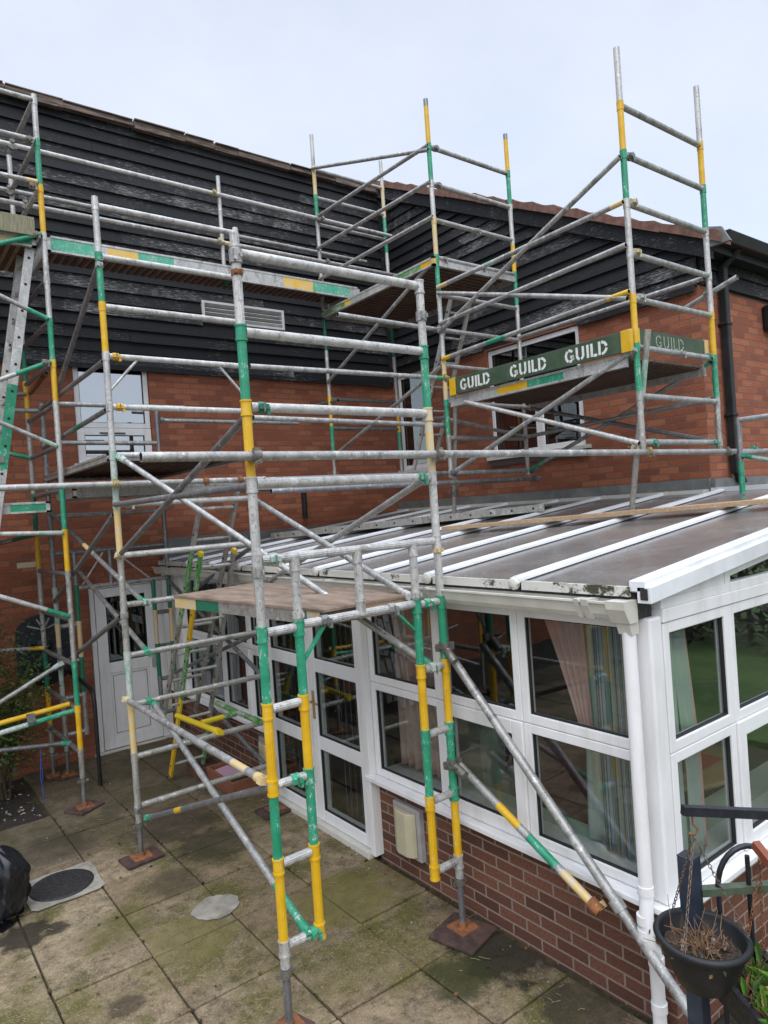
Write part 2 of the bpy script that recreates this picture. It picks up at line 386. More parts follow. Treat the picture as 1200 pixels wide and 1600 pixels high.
# ------------------------------------------------------------------ ground
mb = MB(); mb.box((-60, -60, -.35), (80, 60, -.14), 'soil'); structure(mb, 'ground')
mb = MB(); mb.box((-4.3, -5.5, -.13), (3.2, 8.68, -.022), 'joint_soil'); structure(mb, 'paving_bed')
mb = MB(); r = random.Random(3)
xs = [1.90 - .574 * i for i in range(12)][::-1] + [2.478, 3.052]
ys = [2.0 - .606 * i for i in range(12)][::-1] + [2.59, 3.2, 3.81, 4.43, 5.03, 5.57, 6.15, 6.70, 7.28, 7.84, 8.4, 8.68]
for i in range(len(xs) - 1):
    for j in range(len(ys) - 1):
        x0, x1, y0, y1 = xs[i] + .005, xs[i + 1] - .005, ys[j] + .005, ys[j + 1] - .005
        if x1 < 1.33 and y0 > 7.25: continue
        if y1 - y0 < .05: continue
        a, b_ = r.uniform(-.004, .004), r.uniform(-.004, .004); h = r.uniform(-.006, .006)
        j1 = lambda: r.uniform(-.003, .003)
        vs = [(x0 + j1(), y0 + j1(), -.1), (x1 + j1(), y0 + j1(), -.1), (x1 + j1(), y1 + j1(), -.1), (x0 + j1(), y1 + j1(), -.1)]
        vs += [(vx, vy, h + a * (1 if vx > x0 + .2 else -1) * .6 + b_ * (1 if vy > y0 + .2 else -1) * .6 - .002) for vx, vy, _ in vs]
        mb.add(vs, [(4, 5, 6, 7), (0, 1, 5, 4), (1, 2, 6, 5), (2, 3, 7, 6), (3, 0, 4, 7)], 'paving')
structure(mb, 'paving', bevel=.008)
mb = MB(); r = random.Random(5)
n = 40
vs = [(-4.3 + 5.58 * i / n, 7.26 + 1.42 * j / 12, -.03 + r.uniform(0, .035)) for j in range(13) for i in range(n + 1)]
mb.add(vs, [(j * (n + 1) + i, j * (n + 1) + i + 1, (j + 1) * (n + 1) + i + 1, (j + 1) * (n + 1) + i) for j in range(12) for i in range(n)], 'soil', True)
structure(mb, 'soil_bed')
mb = MB()
for k in range(70):
    x, y, sz = 1.26 - abs(r.gauss(0, .3)), r.uniform(7.28, 8.4), r.uniform(.003, .013)
    mb.obox((x, y, .008 + sz * .3), V((sz, r.uniform(-.5, .5) * sz, 0)), V((r.uniform(-.5, .5) * sz, sz * .7, 0)), V((0, 0, sz * .35)), 'gravel')
structure(mb, 'gravel', 'stuff')
mb = MB(); r = random.Random(8); n = 36
vs = [(3.45 + 12 * (i / n) ** 1.6, 1.8 - 6 * (j / n) ** 1.5, -.06 + r.uniform(-.02, .05)) for j in range(n + 1) for i in range(n + 1)]
mb.add(vs, [(j * (n + 1) + i, (j + 1) * (n + 1) + i, (j + 1) * (n + 1) + i + 1, j * (n + 1) + i + 1) for j in range(n) for i in range(n)], 'moss', True)
structure(mb, 'moss_bed')
mb = MB(); mb.box((7.3, -40, -.1), (60, 1.7, .015), 'lawn'); structure(mb, 'lawn')
mb = MB()
for k in range(2600):
    x, y = 3.5 + 2.6 * r.random() ** 1.4, r.uniform(-.2, 1.8); h = r.uniform(.02, .07); a = r.uniform(0, 2 * PI); w = .004
    d = V((math.cos(a), math.sin(a), 0)); q = V((x, y, -.05)); t = q + d.cross(V((0, 0, 1))) * h * .5 + V((0, 0, h))
    mb.add([q - d * w, q + d * w, t], [(0, 1, 2)], random.choice(['leaf_bright', 'leaf_dark', 'leaf_litter', 'leaf_litter']))
structure(mb, 'ground_cover', 'stuff')

# paving details
t = thing('manhole_cover', (1.09, 5.77, .004), 'round dark iron manhole cover set in a pale concrete square', 'manhole')
mb = MB(); poly = [(.84, 5.56), (.88, 5.52), (1.0, 5.525), (1.15, 5.51), (1.30, 5.52), (1.345, 5.55), (1.345, 5.70), (1.36, 5.86), (1.35, 6.0), (1.31, 6.03), (1.18, 6.025), (1.03, 6.04), (.88, 6.02), (.845, 5.97), (.85, 5.8), (.835, 5.68)]
mb.prism(poly, .004, .010, lambda a, b, d: (a, b, d), 'concrete_pale'); mb.build('surround', t)
mb = MB(); mb.lathe((1.09, 5.775, .012), [(.225, -.004), (.225, .004), (.205, .008), (0.001, .008)], 'iron', 40)
for k in range(7):
    for l in range(7):
        x, y = 1.09 + (k - 3) * .055, 5.775 + (l - 3) * .055
        if math.hypot(x - 1.09, y - 5.775) < .185: mb.box((x - .014, y - .014, .019), (x + .014, y + .014, .0225), 'iron')
mb.build('lid', t)
mb = MB(); r = random.Random(4)
mb.prism([(1.845 + (.165 + .006 * math.sin(5 * a) + .004 * math.sin(11 * a + 1)) * math.cos(a), 4.66 + (.145 + .006 * math.sin(4 * a + 2) + .004 * math.sin(13 * a)) * math.sin(a)) for a in [2 * PI * k / 90 for k in range(90)]], .002, .0055, lambda a, b, d: (a, b, d), 'concrete_pale')
structure(mb, 'concrete_patch')
mb = MB(); r = random.Random(21)
for k in range(240):
    x, y = r.uniform(.3, 3.0), r.uniform(1.5, 8); s_ = r.uniform(.003, .009)
    if r.random() < .5: x = 3.03 - abs(r.gauss(0, .12))
    a = r.uniform(0, PI); d = V((math.cos(a), math.sin(a), 0))
    if r.random() < .3: mb.obox((x, y, .006), d * r.uniform(.02, .06), d.cross(V((0, 0, 1))) * .0013, V((0, 0, .0013)), 'twig')
    else: mb.obox((x, y, .006), d * s_, d.cross(V((0, 0, 1))) * s_ * .7, V((0, 0, s_ * .4)), r.choice(['gravel', 'leaf_litter', 'soil', 'leaf_litter']))
for k in range(170):
    x, y = r.uniform(.5, 3.0), r.uniform(1.6, 6.8); a = r.gauss(2.2, .5); d = V((math.cos(a), math.sin(a), 0)); L = r.uniform(.015, .075)
    mb.path([V((x, y, .006)) - d * L * .5, V((x, y, .009)) + d.cross(V((0, 0, 1))) * r.uniform(-.006, .006), V((x, y, .006)) + d * L * .5], .0012, 'straw', 4)
for k in range(150):      # weeds and moss crumbs in the joints
    gx = r.choice(xs[-6:]) if r.random() < .6 else None
    x, y = (gx + r.uniform(-.006, .006), r.uniform(1.6, 7.5)) if gx else (r.uniform(.5, 3), r.choice(ys[-11:]) + r.uniform(-.006, .006)); sz = r.uniform(.004, .012)
    mb.obox((x, y, .002), (sz, 0, 0), (0, sz * .8, 0), (0, 0, sz * .5), r.choice(['joint_soil', 'leaf_hedge', 'leaf_litter']))
structure(mb, 'litter', 'stuff')

# ------------------------------------------------------------------ scaffold parts
R0 = .0254
COLS = dict(a='aluminium', g='green', y='yellow', p='yellow_pale', m='mint', d='aluminium_dull', s='galvanised', k='green_dark', b='galvanised_grey')
def standard(parent, x, y, z0, z1, bands, rungs=(), groove=False, jack=None, name='standard', top='aluminium', r=R0):
    """bands: [(z_top, key)...] from the bottom up"""
    mb = MB(); L = z1 - z0
    bb = [((min(z, z1) - z0) / L, COLS[c]) for z, c in bands if z > z0]
    bb[-1] = (1, bb[-1][1])
    mb.tube((x, y, z0), (x, y, z1), r, None, 14, True, bb, groove)
    for z in rungs:
        if z0 - .02 < z < z1 + .02:
            c = COLS['a']
            for zt, k in bands:
                if z - .03 < zt: c = COLS[k]; break
            zz = min(z, z1 - .03)
            mb.tube((x, y, zz - .04), (x, y, zz + .034), r * 1.13, c, 14)
            if groove:
                mb.tube((x, y, zz - .048), (x, y, zz - .036), r * 1.26, c, 14); mb.tube((x, y, zz + .026), (x, y, zz + .036), r * 1.26, c, 14)
    o = mb.build(name, parent)
    if jack is not None:
        j = MB(); j.tube((x, y, jack), (x, y, z0 + .01), .018, 'galvanised_grey', 12)
        k = jack + .03
        while k < z0 - .03: j.tube((x, y, k), (x, y, k + .006), .0205, 'galvanised_grey', 12); k += .013
        j.tube((x, y, z0 - .045), (x, y, z0 - .006), .034, 'coupler_steel', 8); j.obox((x, y, z0 - .03), (.052, 0, 0), (0, .009, 0), (0, 0, .012), 'coupler_steel')
        j.box((x - .075, y - .075, jack - .008), (x + .075, y + .075, jack), 'rust'); j.tube((x, y, jack), (x, y, jack + .03), .028, 'rust', 10)
        j.build('screw_jack', o)
    return o
def rung(parent, p0, p1, mat='galvanised', r=.0254, groove=False, name='rung', bands=None):
    mb = MB(); mb.tube(p0, p1, r, mat, 12, False, bands, groove); return mb.build(name, parent)
def clampm(mb, p, axis, mat, r=.026):
    p, axis = V(p), V(axis).normalized()
    mb.tube(p - axis * .035, p + axis * .035, r * 1.3, mat, 12)
    side = axis.cross(V((0, 0, 1)) if abs(axis.z) < .8 else V((1, 0, 0))).normalized()
    mb.obox(p + side * r * 1.5, axis * .018, side * .016, axis.cross(side) * .022, mat)
    mb.tube(p + side * r * 1.2, p + side * (r * 1.2 + .05), .007, mat, 6)
def brace(parent, p0, p1, mat='galvanised', c0='galvanised_grey', c1='galvanised_grey', r=.0215, bands=None, name='brace', a0=None, a1=None):
    p0, p1 = V(p0), V(p1); d = (p1 - p0).normalized()
    mb = MB(); mb.tube(p0, p1, r, mat, 12, True, bands); o = mb.build(name, parent)
    for p, c, sg, ax in ((p0, c0, 1, a0), (p1, c1, -1, a1)):
        if c is None: continue
        k = MB(); k.tube(p + d * sg * .01, p + d * sg * .075, r * 1.22, c, 12)
        if ax: clampm(k, p - d * sg * .0, ax, c)
        else: k.obox(p + d * sg * .0, d * .022, d.cross(V((.3, .2, 1))).normalized() * .03, d.cross(d.cross(V((.3, .2, 1)))).normalized() * .02, c)
        k.build('brace_clamp', o)
    return o
def coupler(parent, p, ax1, ax2, mat='coupler_steel', r=.0254, name='coupler'):
    mb = MB(); p = V(p); a, b = V(ax1).normalized(), V(ax2).normalized(); n = a.cross(b)
    n = n.normalized() if n.length > .1 else V((0, -1, 0))
    q1, q2 = p + n * r * 1.05, p - n * r * 1.05
    for q, ax in ((q1, a), (q2, b)):
        mb.tube(q - ax * .021, q + ax * .021, r * 1.28, mat, 12)
        s = ax.cross(n).normalized()
        for sg in (-1, 1): mb.obox(q + s * sg * r * 1.35, ax * .015, s * .010, n * .013, mat)
        mb.tube(q + s * r * 1.45 - n * .025, q + s * r * 1.45 + n * .04, .006, 'coupler_steel', 6); mb.tube(q + s * r * 1.45 + n * .03, q + s * r * 1.45 + n * .04, .011, 'coupler_steel', 6)
    return mb.build(name, parent)
def loose_tube(p0, p1, label, mat='galvanised', r=.0242, couplers=(), bands=None, group=None, n=14, cmat='coupler_steel'):
    p0, p1 = V(p0), V(p1); t = thing('scaffold_tube', tuple(p0), label, 'scaffold tube', group)
    mb = MB(); mb.tube(p0, p1, r, mat, n, True, bands); mb.build('pipe', t)
    d = (p1 - p0).normalized()
    for c in couplers:
        f, ax = c[0], c[1]; cm = c[2] if len(c) > 2 else cmat
        coupler(t, p0 + (p1 - p0) * f, d, ax, cm, .0225)
    return t
UP = (0, 0, 1); AX = (1, 0, 0); AY = (0, 1, 0)

# ---- front tower: three frames (P front, M middle, N by the door)
T = thing('scaffold_tower', (2.27, 5.75, 0), 'tall front scaffold tower with green and yellow banded legs standing on the paving', 'scaffold tower')
RZ = [.45, .88, 1.29, 1.69, 2.09, 2.47, 2.87, 3.27, 3.66, 4.07]
P1b = [(.46, 'a'), (.90, 'y'), (1.28, 'g'), (1.69, 'y'), (2.10, 'g'), (2.87, 'a'), (3.26, 'y'), (3.66, 'g'), (4.2, 'a')]
P2b = [(.46, 'a'), (.86, 'y'), (1.29, 'g'), (1.69, 'y'), (2.09, 'g'), (2.87, 'a'), (3.25, 'p'), (3.64, 'g'), (4.2, 'a')]
YP = 3.28
standard(T, 1.65, YP, .34, 4.17, [(.43, 'a'), (.87, 'y'), (1.26, 'g'), (1.67, 'y'), (2.10, 'g'), (2.86, 'a'), (3.25, 'y'), (3.67, 'g'), (4.2, 'a')], RZ, True, .03)
standard(T, 2.90, YP, .34, 4.10, [(.43, 'a'), (.84, 'y'), (1.27, 'g'), (1.68, 'y'), (2.09, 'g'), (2.86, 'a'), (3.25, 'p'), (3.64, 'g'), (4.2, 'a')], RZ, True, .03)
standard(T, 1.87, YP, .41, 2.47, [(.87, 'y'), (1.28, 'y' if 0 else 'g'), (1.68, 'y'), (2.09, 'g'), (2.6, 'a')], RZ[:6], True)
standard(T, 2.70, YP, .41, 2.47, [(.86, 'y'), (1.28, 'g'), (1.69, 'y'), (2.09, 'g'), (2.6, 'a')], RZ[:6], True)
standard(T, 2.285, YP, 2.10, 2.47, [(2.6, 'a')], [2.14, 2.44], True, name='post')
for z in RZ[:5]:
    rung(T, (1.675, YP, z), (1.845, YP, z), 'aluminium', .0235, True); rung(T, (2.725, YP, z), (2.875, YP, z), 'aluminium', .0235, True)
rung(T, (1.675, YP, 2.47), (2.875, YP, 2.47), 'aluminium', .0245, True, 'top_beam')
rung(T, (1.895, YP, 2.10), (2.675, YP, 2.10), 'aluminium', .0245, True, 'lower_beam')
for z in RZ[6:]: rung(T, (1.675, YP, z), (2.875, YP, z), 'aluminium', .0262)
for a, b_ in (((2.04, YP, 2.085), (1.885, YP, 1.90)), ((2.52, YP, 2.085), (2.685, YP, 1.93))):
    mb = MB(); mb.beam(a, b_, .012, .028, 'green', AY); mb.build('gusset', T)
MZ = [.43, .83, 1.25, 1.65, 2.06, 2.46, 2.87, 3.27, 3.66, 4.07, 4.47, 4.87, 5.28]
Mb = [(.80, 'd'), (1.23, 'p'), (1.64, 'm'), (2.45, 'd'), (2.84, 'p'), (3.27, 'm'), (4.07, 'a'), (4.48, 'y'), (4.87, 'g'), (5.4, 'a')]
standard(T, 1.685, 5.75, .30, 5.35, Mb, MZ, False, .03)
standard(T, 2.905, 5.75, .30, 5.33, [(.8, 'd'), (1.2, 'p'), (1.6, 'm'), (3.66, 'd'), (5.4, 'a')], MZ, False, .03)
for z in MZ:
    rung(T, (1.71, 5.75, z), (2.88, 5.75, z), 'aluminium' if z > 2.5 or z in (2.46,) else 'aluminium_dull', .0245)
for a, b_ in (((1.93, 5.75, 4.05), (1.705, 5.75, 3.80)), ((2.66, 5.75, 4.05), (2.885, 5.75, 3.80))):
    mb = MB(); mb.tube(a, b_, .012, 'aluminium', 8); mb.build('gusset', T)
NZ = [.45, .85, 1.24, 1.64, 2.04, 2.44, 2.85, 3.25, 3.66, 4.0]
Nb = [(.45, 'd'), (.85, 'd'), (1.24, 'm'), (1.42, 'd'), (1.64, 'p'), (2.04, 'm'), (4.3, 'b')]
standard(T, 1.70, 8.25, .28, 4.09, Nb, NZ, False, .03)
standard(T, 2.96, 8.25, .28, 4.05, [(.85, 'd'), (1.24, 'k'), (1.64, 'p'), (2.04, 'k'), (4.2, 'b')], NZ, False, .03)
standard(T, 1.92, 8.25, .42, 2.44, [(.85, 'd'), (1.24, 'k'), (1.64, 'p'), (2.04, 'k'), (2.6, 'b')], NZ[:6])
standard(T, 2.775, 8.25, .42, 2.04, [(.85, 'b'), (1.24, 'k'), (1.62, 'p'), (2.1, 'k')], NZ[:5])
standard(T, 2.30, 8.25, 2.04, 2.44, [(2.6, 'b')], [2.08], name='post')
for z in NZ[:4]:
    rung(T, (1.725, 8.25, z), (1.895, 8.25, z), 'galvanised'); rung(T, (2.80, 8.25, z), (2.935, 8.25, z), 'galvanised_grey')
rung(T, (1.725, 8.25, 2.44), (2.935, 8.25, 2.44), 'galvanised_grey', name='top_beam'); rung(T, (1.945, 8.25, 2.04), (2.935, 8.25, 2.04), 'galvanised', name='lower_beam')
for z in (2.85, 3.66): rung(T, (1.725, 8.25, z), (2.935, 8.25, z), 'galvanised')
for a, b_ in (((1.98, 8.22, 2.07), (2.22, 8.22, 2.41)), ((2.35, 8.22, 2.41), (2.72, 8.22, 2.07))):
    mb = MB(); mb.tube(a, b_, .010, 'aluminium', 8); mb.build('gusset', T)
def clip(o_parent, x, y, z, mat='coupler_steel', r=.0335, h=.03):
    mb = MB(); mb.tube((x, y, z - h), (x, y, z + h), r, mat, 16); mb.obox((x - .02, y - r * 1.02, z), (.008, 0, 0), (0, .010, 0), (0, 0, h * .8), mat); mb.tube((x + .012, y - r * 1.25, z - .012), (x + .012, y - r * 1.25, z + .012), .007, mat, 6); mb.build('joint_clip', o_parent)
for (x, y, z, m, r_, h_) in ((1.65, YP, 4.05, 'galvanised', .034, .035), (1.65, YP, 3.965, 'rust', .030, .014), (2.90, YP, 3.88, 'galvanised', .034, .03), (1.65, YP, 2.41, 'aluminium_dull', .033, .03), (2.90, YP, 2.41, 'yellow_pale', .031, .014), (1.685, 5.75, 1.98, 'galvanised', .032, .025), (1.685, 5.75, 4.80, 'galvanised', .031, .02),
                          (1.685, 5.75, .40, 'galvanised_grey', .031, .02), (1.87, YP, 2.155, 'aluminium', .031, .02), (2.70, YP, 2.155, 'aluminium', .031, .02), (1.70, 8.25, 2.62, 'coupler_steel', .032, .02), (2.905, 5.75, 3.6, 'galvanised', .031, .02)):
    clip(T, x, y, z, m, r_, h_)
# braces
brace(T, (1.73, 5.72, 3.25), (2.80, 3.31, 1.70), 'galvanised', 'mint', 'green', .0225)
brace(T, (2.905, 5.72, 2.85), (2.71, 3.33, 2.13), 'galvanised', None, 'aluminium', .0225)
brace(T, (2.9, 5.6, 2.10), (2.9, 3.36, 2.86), 'galvanised', 'galvanised_grey', None, .0225)
brace(T, (2.92, 7.3, 1.96), (2.92, 5.8, 2.45), 'galvanised_grey', None, None)
brace(T, (1.66, 5.70, 2.46), (1.66, 3.32, 3.22), 'galvanised_grey', 'yellow_pale', None, .0215)
brace(T, (1.66, 5.42, .45), (1.66, 3.33, 1.27), None, 'green', 'galvanised_grey', .02, [(.30, 'galvanised_grey'), (.36, 'yellow'), (1, 'galvanised_grey')])
brace(T, (1.645, 5.72, 1.31), (1.63, 3.34, 1.31), None, 'yellow_pale', 'yellow_pale', .0225, [(.84, 'galvanised'), (.92, 'yellow_pale'), (1, 'galvanised')], name='ledger')
brace(T, (1.86, 5.75, 1.24), (1.80, 3.28, .45), None, 'green', 'green', .022, [(.85, 'galvanised'), (1, 'green')])
brace(T, (1.67, 5.79, 2.79), (1.68, 8.20, 1.93), 'galvanised_grey', None, None)
brace(T, (1.67, 5.81, 1.96), (1.68, 8.20, 1.20), 'galvanised_grey', None, None)
brace(T, (1.72, 8.22, 2.88), (1.85, 5.76, 2.06), None, 'galvanised_grey', 'green', .0215, [(.42, 'galvanised_grey'), (.48, 'yellow_pale'), (1, 'galvanised')])
brace(T, (1.95, 8.22, 2.23), (1.85, 5.76, 1.65), 'galvanised', 'coupler_steel', 'green')
brace(T, (1.67, 5.78, 4.03), (1.68, 8.22, 4.02), 'galvanised_grey', None, 'coupler_steel', name='ledger')
brace(T, (1.67, 5.80, 3.64), (1.68, 8.22, 3.60), None, None, None, .0215, [(.3, 'galvanised_grey'), (.42, 'green_dark'), (1, 'galvanised_grey')], name='ledger')
brace(T, (1.69, 5.72, 4.85), (1.66, 7.35, 4.05), 'galvanised_grey', None, None)
brace(T, (1.66, 3.33, 2.86), (1.66, 5.70, 2.87), 'galvanised_grey', None, None, name='ledger')
brace(T, (2.92, 5.80, 1.65), (2.95, 8.2, .90), 'galvanised_grey', None, None)
brace(T, (2.92, 5.80, 1.2), (2.95, 8.2, 2.0), 'galvanised_grey', None, None)
brace(T, (2.93, 7.1, .68), (2.92, 5.85, .36), 'galvanised_grey', None, None)

# wedge latches and hook claws where rungs and braces meet the legs
def latch(parent, p, ax, mat):
    mb = MB(); p, ax = V(p), V(ax).normalized(); s_ = ax.cross(V((0, 0, 1))).normalized() if abs(ax.z) < .9 else V((0, -1, 0)); u = ax.cross(s_)
    mb.tube(p - ax * .022, p + ax * .022, .031, mat, 12); mb.obox(p + s_ * .036, ax * .028, s_ * .009, u * .013, mat); mb.obox(p + s_ * .03 + ax * .026 + u * .022, ax * .010, s_ * .007, u * .02, mat)
    mb.tube(p + s_ * .045 - u * .02, p + s_ * .045 + u * .028, .0055, 'coupler_steel', 6); mb.build('latch', parent)
for p_, ax_, m_ in (((1.735, YP, 3.27), AX, 'green_dark'), ((2.80, YP, 2.87), AX, 'green'), ((1.74, YP, 2.47), AX, 'mint'), ((2.78, YP, 2.09), AX, 'green'), ((2.79, YP, 1.69), AX, 'mint'), ((1.78, YP, 1.29), AX, 'green'), ((1.83, YP, .45), AX, 'green'),
                    ((1.76, 5.75, 4.07), AX, 'yellow'), ((1.76, 5.75, 3.66), AX, 'yellow'), ((1.78, 5.75, 2.87), AX, 'mint'), ((1.86, 5.75, 2.06), AX, 'mint'), ((1.84, 5.75, 1.65), AX, 'green'), ((1.83, 5.75, 1.25), AX, 'green'), ((2.03, YP, 2.10), AX, 'galvanised_grey'), ((2.50, YP, 2.10), AX, 'galvanised')):
    latch(T, p_, ax_, m_)
# sole boards under the feet
soles = [((1.65, 3.28), .10, .09, .3, .03, 'dark sole board under the front leg at the bottom edge'),
         ((2.87, 3.25), .15, .16, .25, .03, 'wet dark square board with rusty plate under the leg beside the brick dwarf wall'),
         ((1.685, 5.75), .15, .105, .1, .03, 'rusty red-brown board under the left leg between manhole cover and white door'),
         ((2.905, 5.75), .16, .12, .0, .03, 'brown board under the hidden leg behind the yellow front leg'),
         ((1.70, 8.25), .12, .10, .0, .03, 'small board under the rear scaffold leg beside the white door'),
         ((2.96, 8.25), .1, .10, .0, .03, 'small board under the rear scaffold leg in the conservatory corner'),
         ((1.605, 7.18), .14, .12, .5, .03, 'dark board with orange rusty plate under the left tower leg by the soil bed'),
         ((1.57, 8.33), .11, .11, .2, .03, 'small grey board under the left tower rear leg below the wall fountain')]
for (x, y), a, b_, rz, zt, lab in soles:
    mb = MB(); c, s_ = math.cos(rz), math.sin(rz)
    mb.obox((x, y, zt / 2 - .002), V((c, s_, 0)) * a, V((-s_, c, 0)) * b_, V((0, 0, zt / 2 - .004)), 'sole_wood')
    tag(mb.build('sole_board', root=(x, y, 0), bevel=.004), lab, 'sole board', 'boards under the scaffold feet')

# ---- left tower
TL = thing('scaffold_tower', (1.0, 7.7, 0), 'scaffold tower at the left edge rising past the black cladding, a ladder inside', 'scaffold tower')
LZ = [.55, .97, 1.40, 1.83, 2.27, 2.67, 3.08, 3.50, 3.90, 4.30, 4.70, 5.10, 5.52, 5.98, 6.42, 6.82]
Lb = [(.58, 'd'), (.97, 'y'), (1.40, 'g'), (2.25, 'd'), (2.66, 'y'), (3.07, 'g'), (3.90, 'a'), (4.28, 'y'), (4.68, 'g'), (5.50, 'a'), (5.98, 'y'), (6.41, 'g'), (6.95, 'a')]
standard(TL, 1.605, 7.18, .30, 6.88, Lb, LZ, False, .03)
standard(TL, 1.57, 8.33, .28, 6.80, [(.6, 'd'), (1.0, 'y'), (1.40, 'k'), (2.25, 'd'), (2.66, 'y'), (3.07, 'k'), (3.9, 'd'), (4.28, 'y'), (4.7, 'k'), (5.55, 'a'), (6.0, 'g'), (6.9, 'a')], LZ, False, .03)
for z in LZ: rung(TL, (1.60, 7.21, z), (1.572, 8.30, z), 'galvanised_grey' if z < 5.3 else 'galvanised', .0235)
standard(TL, -.85, 7.18, .03, 6.88, Lb, LZ); standard(TL, -.85, 8.33, .03, 6.80, Lb, LZ)
for z in LZ[::3]: rung(TL, (-.85, 7.21, z), (-.85, 8.3, z), 'galvanised')
YL = 7.16
for z in (6.82, 6.43): brace(TL, (1.58, YL, z), (-.85, YL, z), 'galvanised', None, None, name='guard_rail')
brace(TL, (1.58, YL, 6.03), (-.85, YL, 6.03), None, None, None, .022, [(.04, 'yellow_pale'), (1, 'galvanised')], name='guard_rail')
G = 'galvanised'
brace(TL, (1.58, 7.15, 5.53), (-.8, 7.15, 4.5), None, None, None, .022, [(.16, 'green'), (1, G)])
brace(TL, (1.58, 7.15, 4.72), (-.8, 7.15, 5.75), None, None, None, .022, [(.07, 'green'), (1, G)])
brace(TL, (1.58, 7.15, 4.31), (-.8, 7.15, 3.25), None, None, None, .022, [(.13, 'green'), (1, 'aluminium')])
brace(TL, (1.58, 7.15, 3.50), (-.8, 7.15, 4.62), None, None, None, .022, [(.06, 'mint'), (1, G)])
brace(TL, (1.58, 7.15, 2.67), (-.8, 7.15, 2.80), None, None, None, .022, [(.09, 'mint'), (1, 'aluminium')])
brace(TL, (1.58, 7.15, 1.87), (-.8, 7.15, 2.98), None, None, None, .022, [(.08, 'green'), (1, 'aluminium')])
brace(TL, (1.56, 7.55, 1.36), (-.8, 7.2, .35), None, 'mint', None, .022, [(1, G)])
brace(TL, (1.56, 8.30, 1.43), (-.8, 8.28, 1.70), None, None, None, .022, [(.06, 'yellow'), (1, 'aluminium')], name='guard_rail')
brace(TL, (1.56, 8.30, 2.67), (-.8, 8.28, 2.2), None, None, None, .022, [(.1, 'green_dark'), (1, 'galvanised_grey')])
brace(TL, (1.56, 8.30, 3.50), (-.8, 8.28, 4.1), None, None, None, .022, [(.08, 'green'), (1, G)])
brace(TL, (1.56, 8.30, 4.2), (-.8, 8.28, 3.9), 'galvanised_grey', None, None)
brace(TL, (1.57, 7.35, .99), (.2, 7.33, .90), 'yellow', None, None, .0245, name='ledger')
brace(TL, (1.58, 7.22, .95), (.2, 7.14, .84), None, None, None, .0245, [(.3, 'green'), (1, 'mint')], name='ledger')
brace(TL, (1.58, 7.55, .56), (-.8, 7.60, .88), None, 'green', None, .022, [(1, 'galvanised_grey')])
mb = MB(); mb.beam((1.22, 7.36, .985), (1.20, 7.16, .935), .07, .012, 'galvanised_grey'); mb.build('tie_strap', TL)

# ---- roof tower around the lean-to (Q near the front corner, R at the far end)
TQ = thing('scaffold_tower', (5.8, 5.5, 3.0), 'slim scaffold tower above the conservatory roof with bare post tops against the sky', 'scaffold tower')
XQ, X4 = 5.155, 6.44
def Zs(a, b_, n): return [a + (b_ - a) * i / (n - 1) for i in range(n)]
QZ = [3.09, 3.47, 3.87, 4.27, 4.64, 5.05, 5.45, 5.85]
for x in (XQ, X4):
    dx = .04 if x == XQ else .0
    standard(TQ, x + dx * .5, 3.23, 3.02, 6.32 if x == XQ else 6.40, [(3.47, 'd'), (3.86, 'g'), (4.27, 'y'), (5.04, 'a'), (5.45, 'g'), (5.85, 'y'), (6.4, 'a')], QZ)
for z in QZ: rung(TQ, (XQ + .03, 3.23, z), (X4 - .02, 3.23, z), 'galvanised')
Q1Z = [3.02, 3.40, 3.78, 4.18, 4.57, 4.95, 5.35, 5.76, 6.15, 6.55]
standard(TQ, XQ, 5.52, 2.97, 7.06, [(3.40, 'd'), (3.78, 'g'), (4.26, 'p'), (4.95, 'a'), (5.33, 'g'), (5.76, 'p'), (6.14, 'a'), (6.53, 'g'), (6.98, 'y'), (7.2, 'b')], Q1Z)
standard(TQ, 6.40, 5.52, 2.97, 7.02, [(3.8, 'd'), (4.2, 'p'), (4.95, 'a'), (5.36, 'g'), (5.70, 'y'), (6.16, 'a'), (6.56, 'g'), (6.95, 'y'), (7.2, 'b')], Q1Z)
for z in Q1Z: rung(TQ, (XQ + .02, 5.52, z), (6.38, 5.52, z), 'galvanised')
RRZ = [3.42, 3.81, 4.2, 4.6, 5.0, 5.3, 5.8, 6.21, 6.54, 6.9, 7.28]
standard(TQ, XQ, 7.79, 3.08, 7.74, [(3.42, 'd'), (3.81, 'g'), (4.2, 'y'), (4.85, 'a'), (5.28, 'k'), (6.54, 'a'), (6.9, 'g'), (7.28, 'p'), (7.8, 'a')], RRZ)
standard(TQ, 6.31, 7.79, 3.08, 7.68, [(3.42, 'd'), (3.78, 'g'), (4.0, 'y'), (4.85, 'a'), (5.3, 'k'), (6.35, 'a'), (6.85, 'g'), (7.27, 'p'), (7.8, 'a')], RRZ)
for z in (3.42, 3.81, 4.2, 4.6, 6.9, 6.54, 7.28): rung(TQ, (XQ + .02, 7.79, z), (6.29, 7.79, z), 'galvanised' if z > 5 else 'galvanised_grey', .0235)
XB = XQ - .03
def qb(p0, p1, bands=None, mat=G, c0=None, c1=None, name='brace', x=XB): return brace(TQ, (x, *p0), (x, *p1), mat if not bands else None, c0, c1, .0225, bands, name)
qb((3.23, 5.42), (5.50, 4.55), None, G, None, 'galvanised_grey')
qb((3.23, 5.05), (5.50, 5.02), [(.05, 'yellow_pale'), (.62, G), (.70, 'mint'), (.93, G), (1, 'yellow_pale')], name='guard_rail')
qb((3.23, 4.70), (5.50, 4.63), name='guard_rail')
qb((3.23, 4.32), (5.50, 4.25), [(.09, 'yellow'), (.60, G), (.71, 'green'), (.94, G), (1, 'yellow')], name='guard_rail')
qb((3.25, 4.27), (5.50, 4.96), None, G)
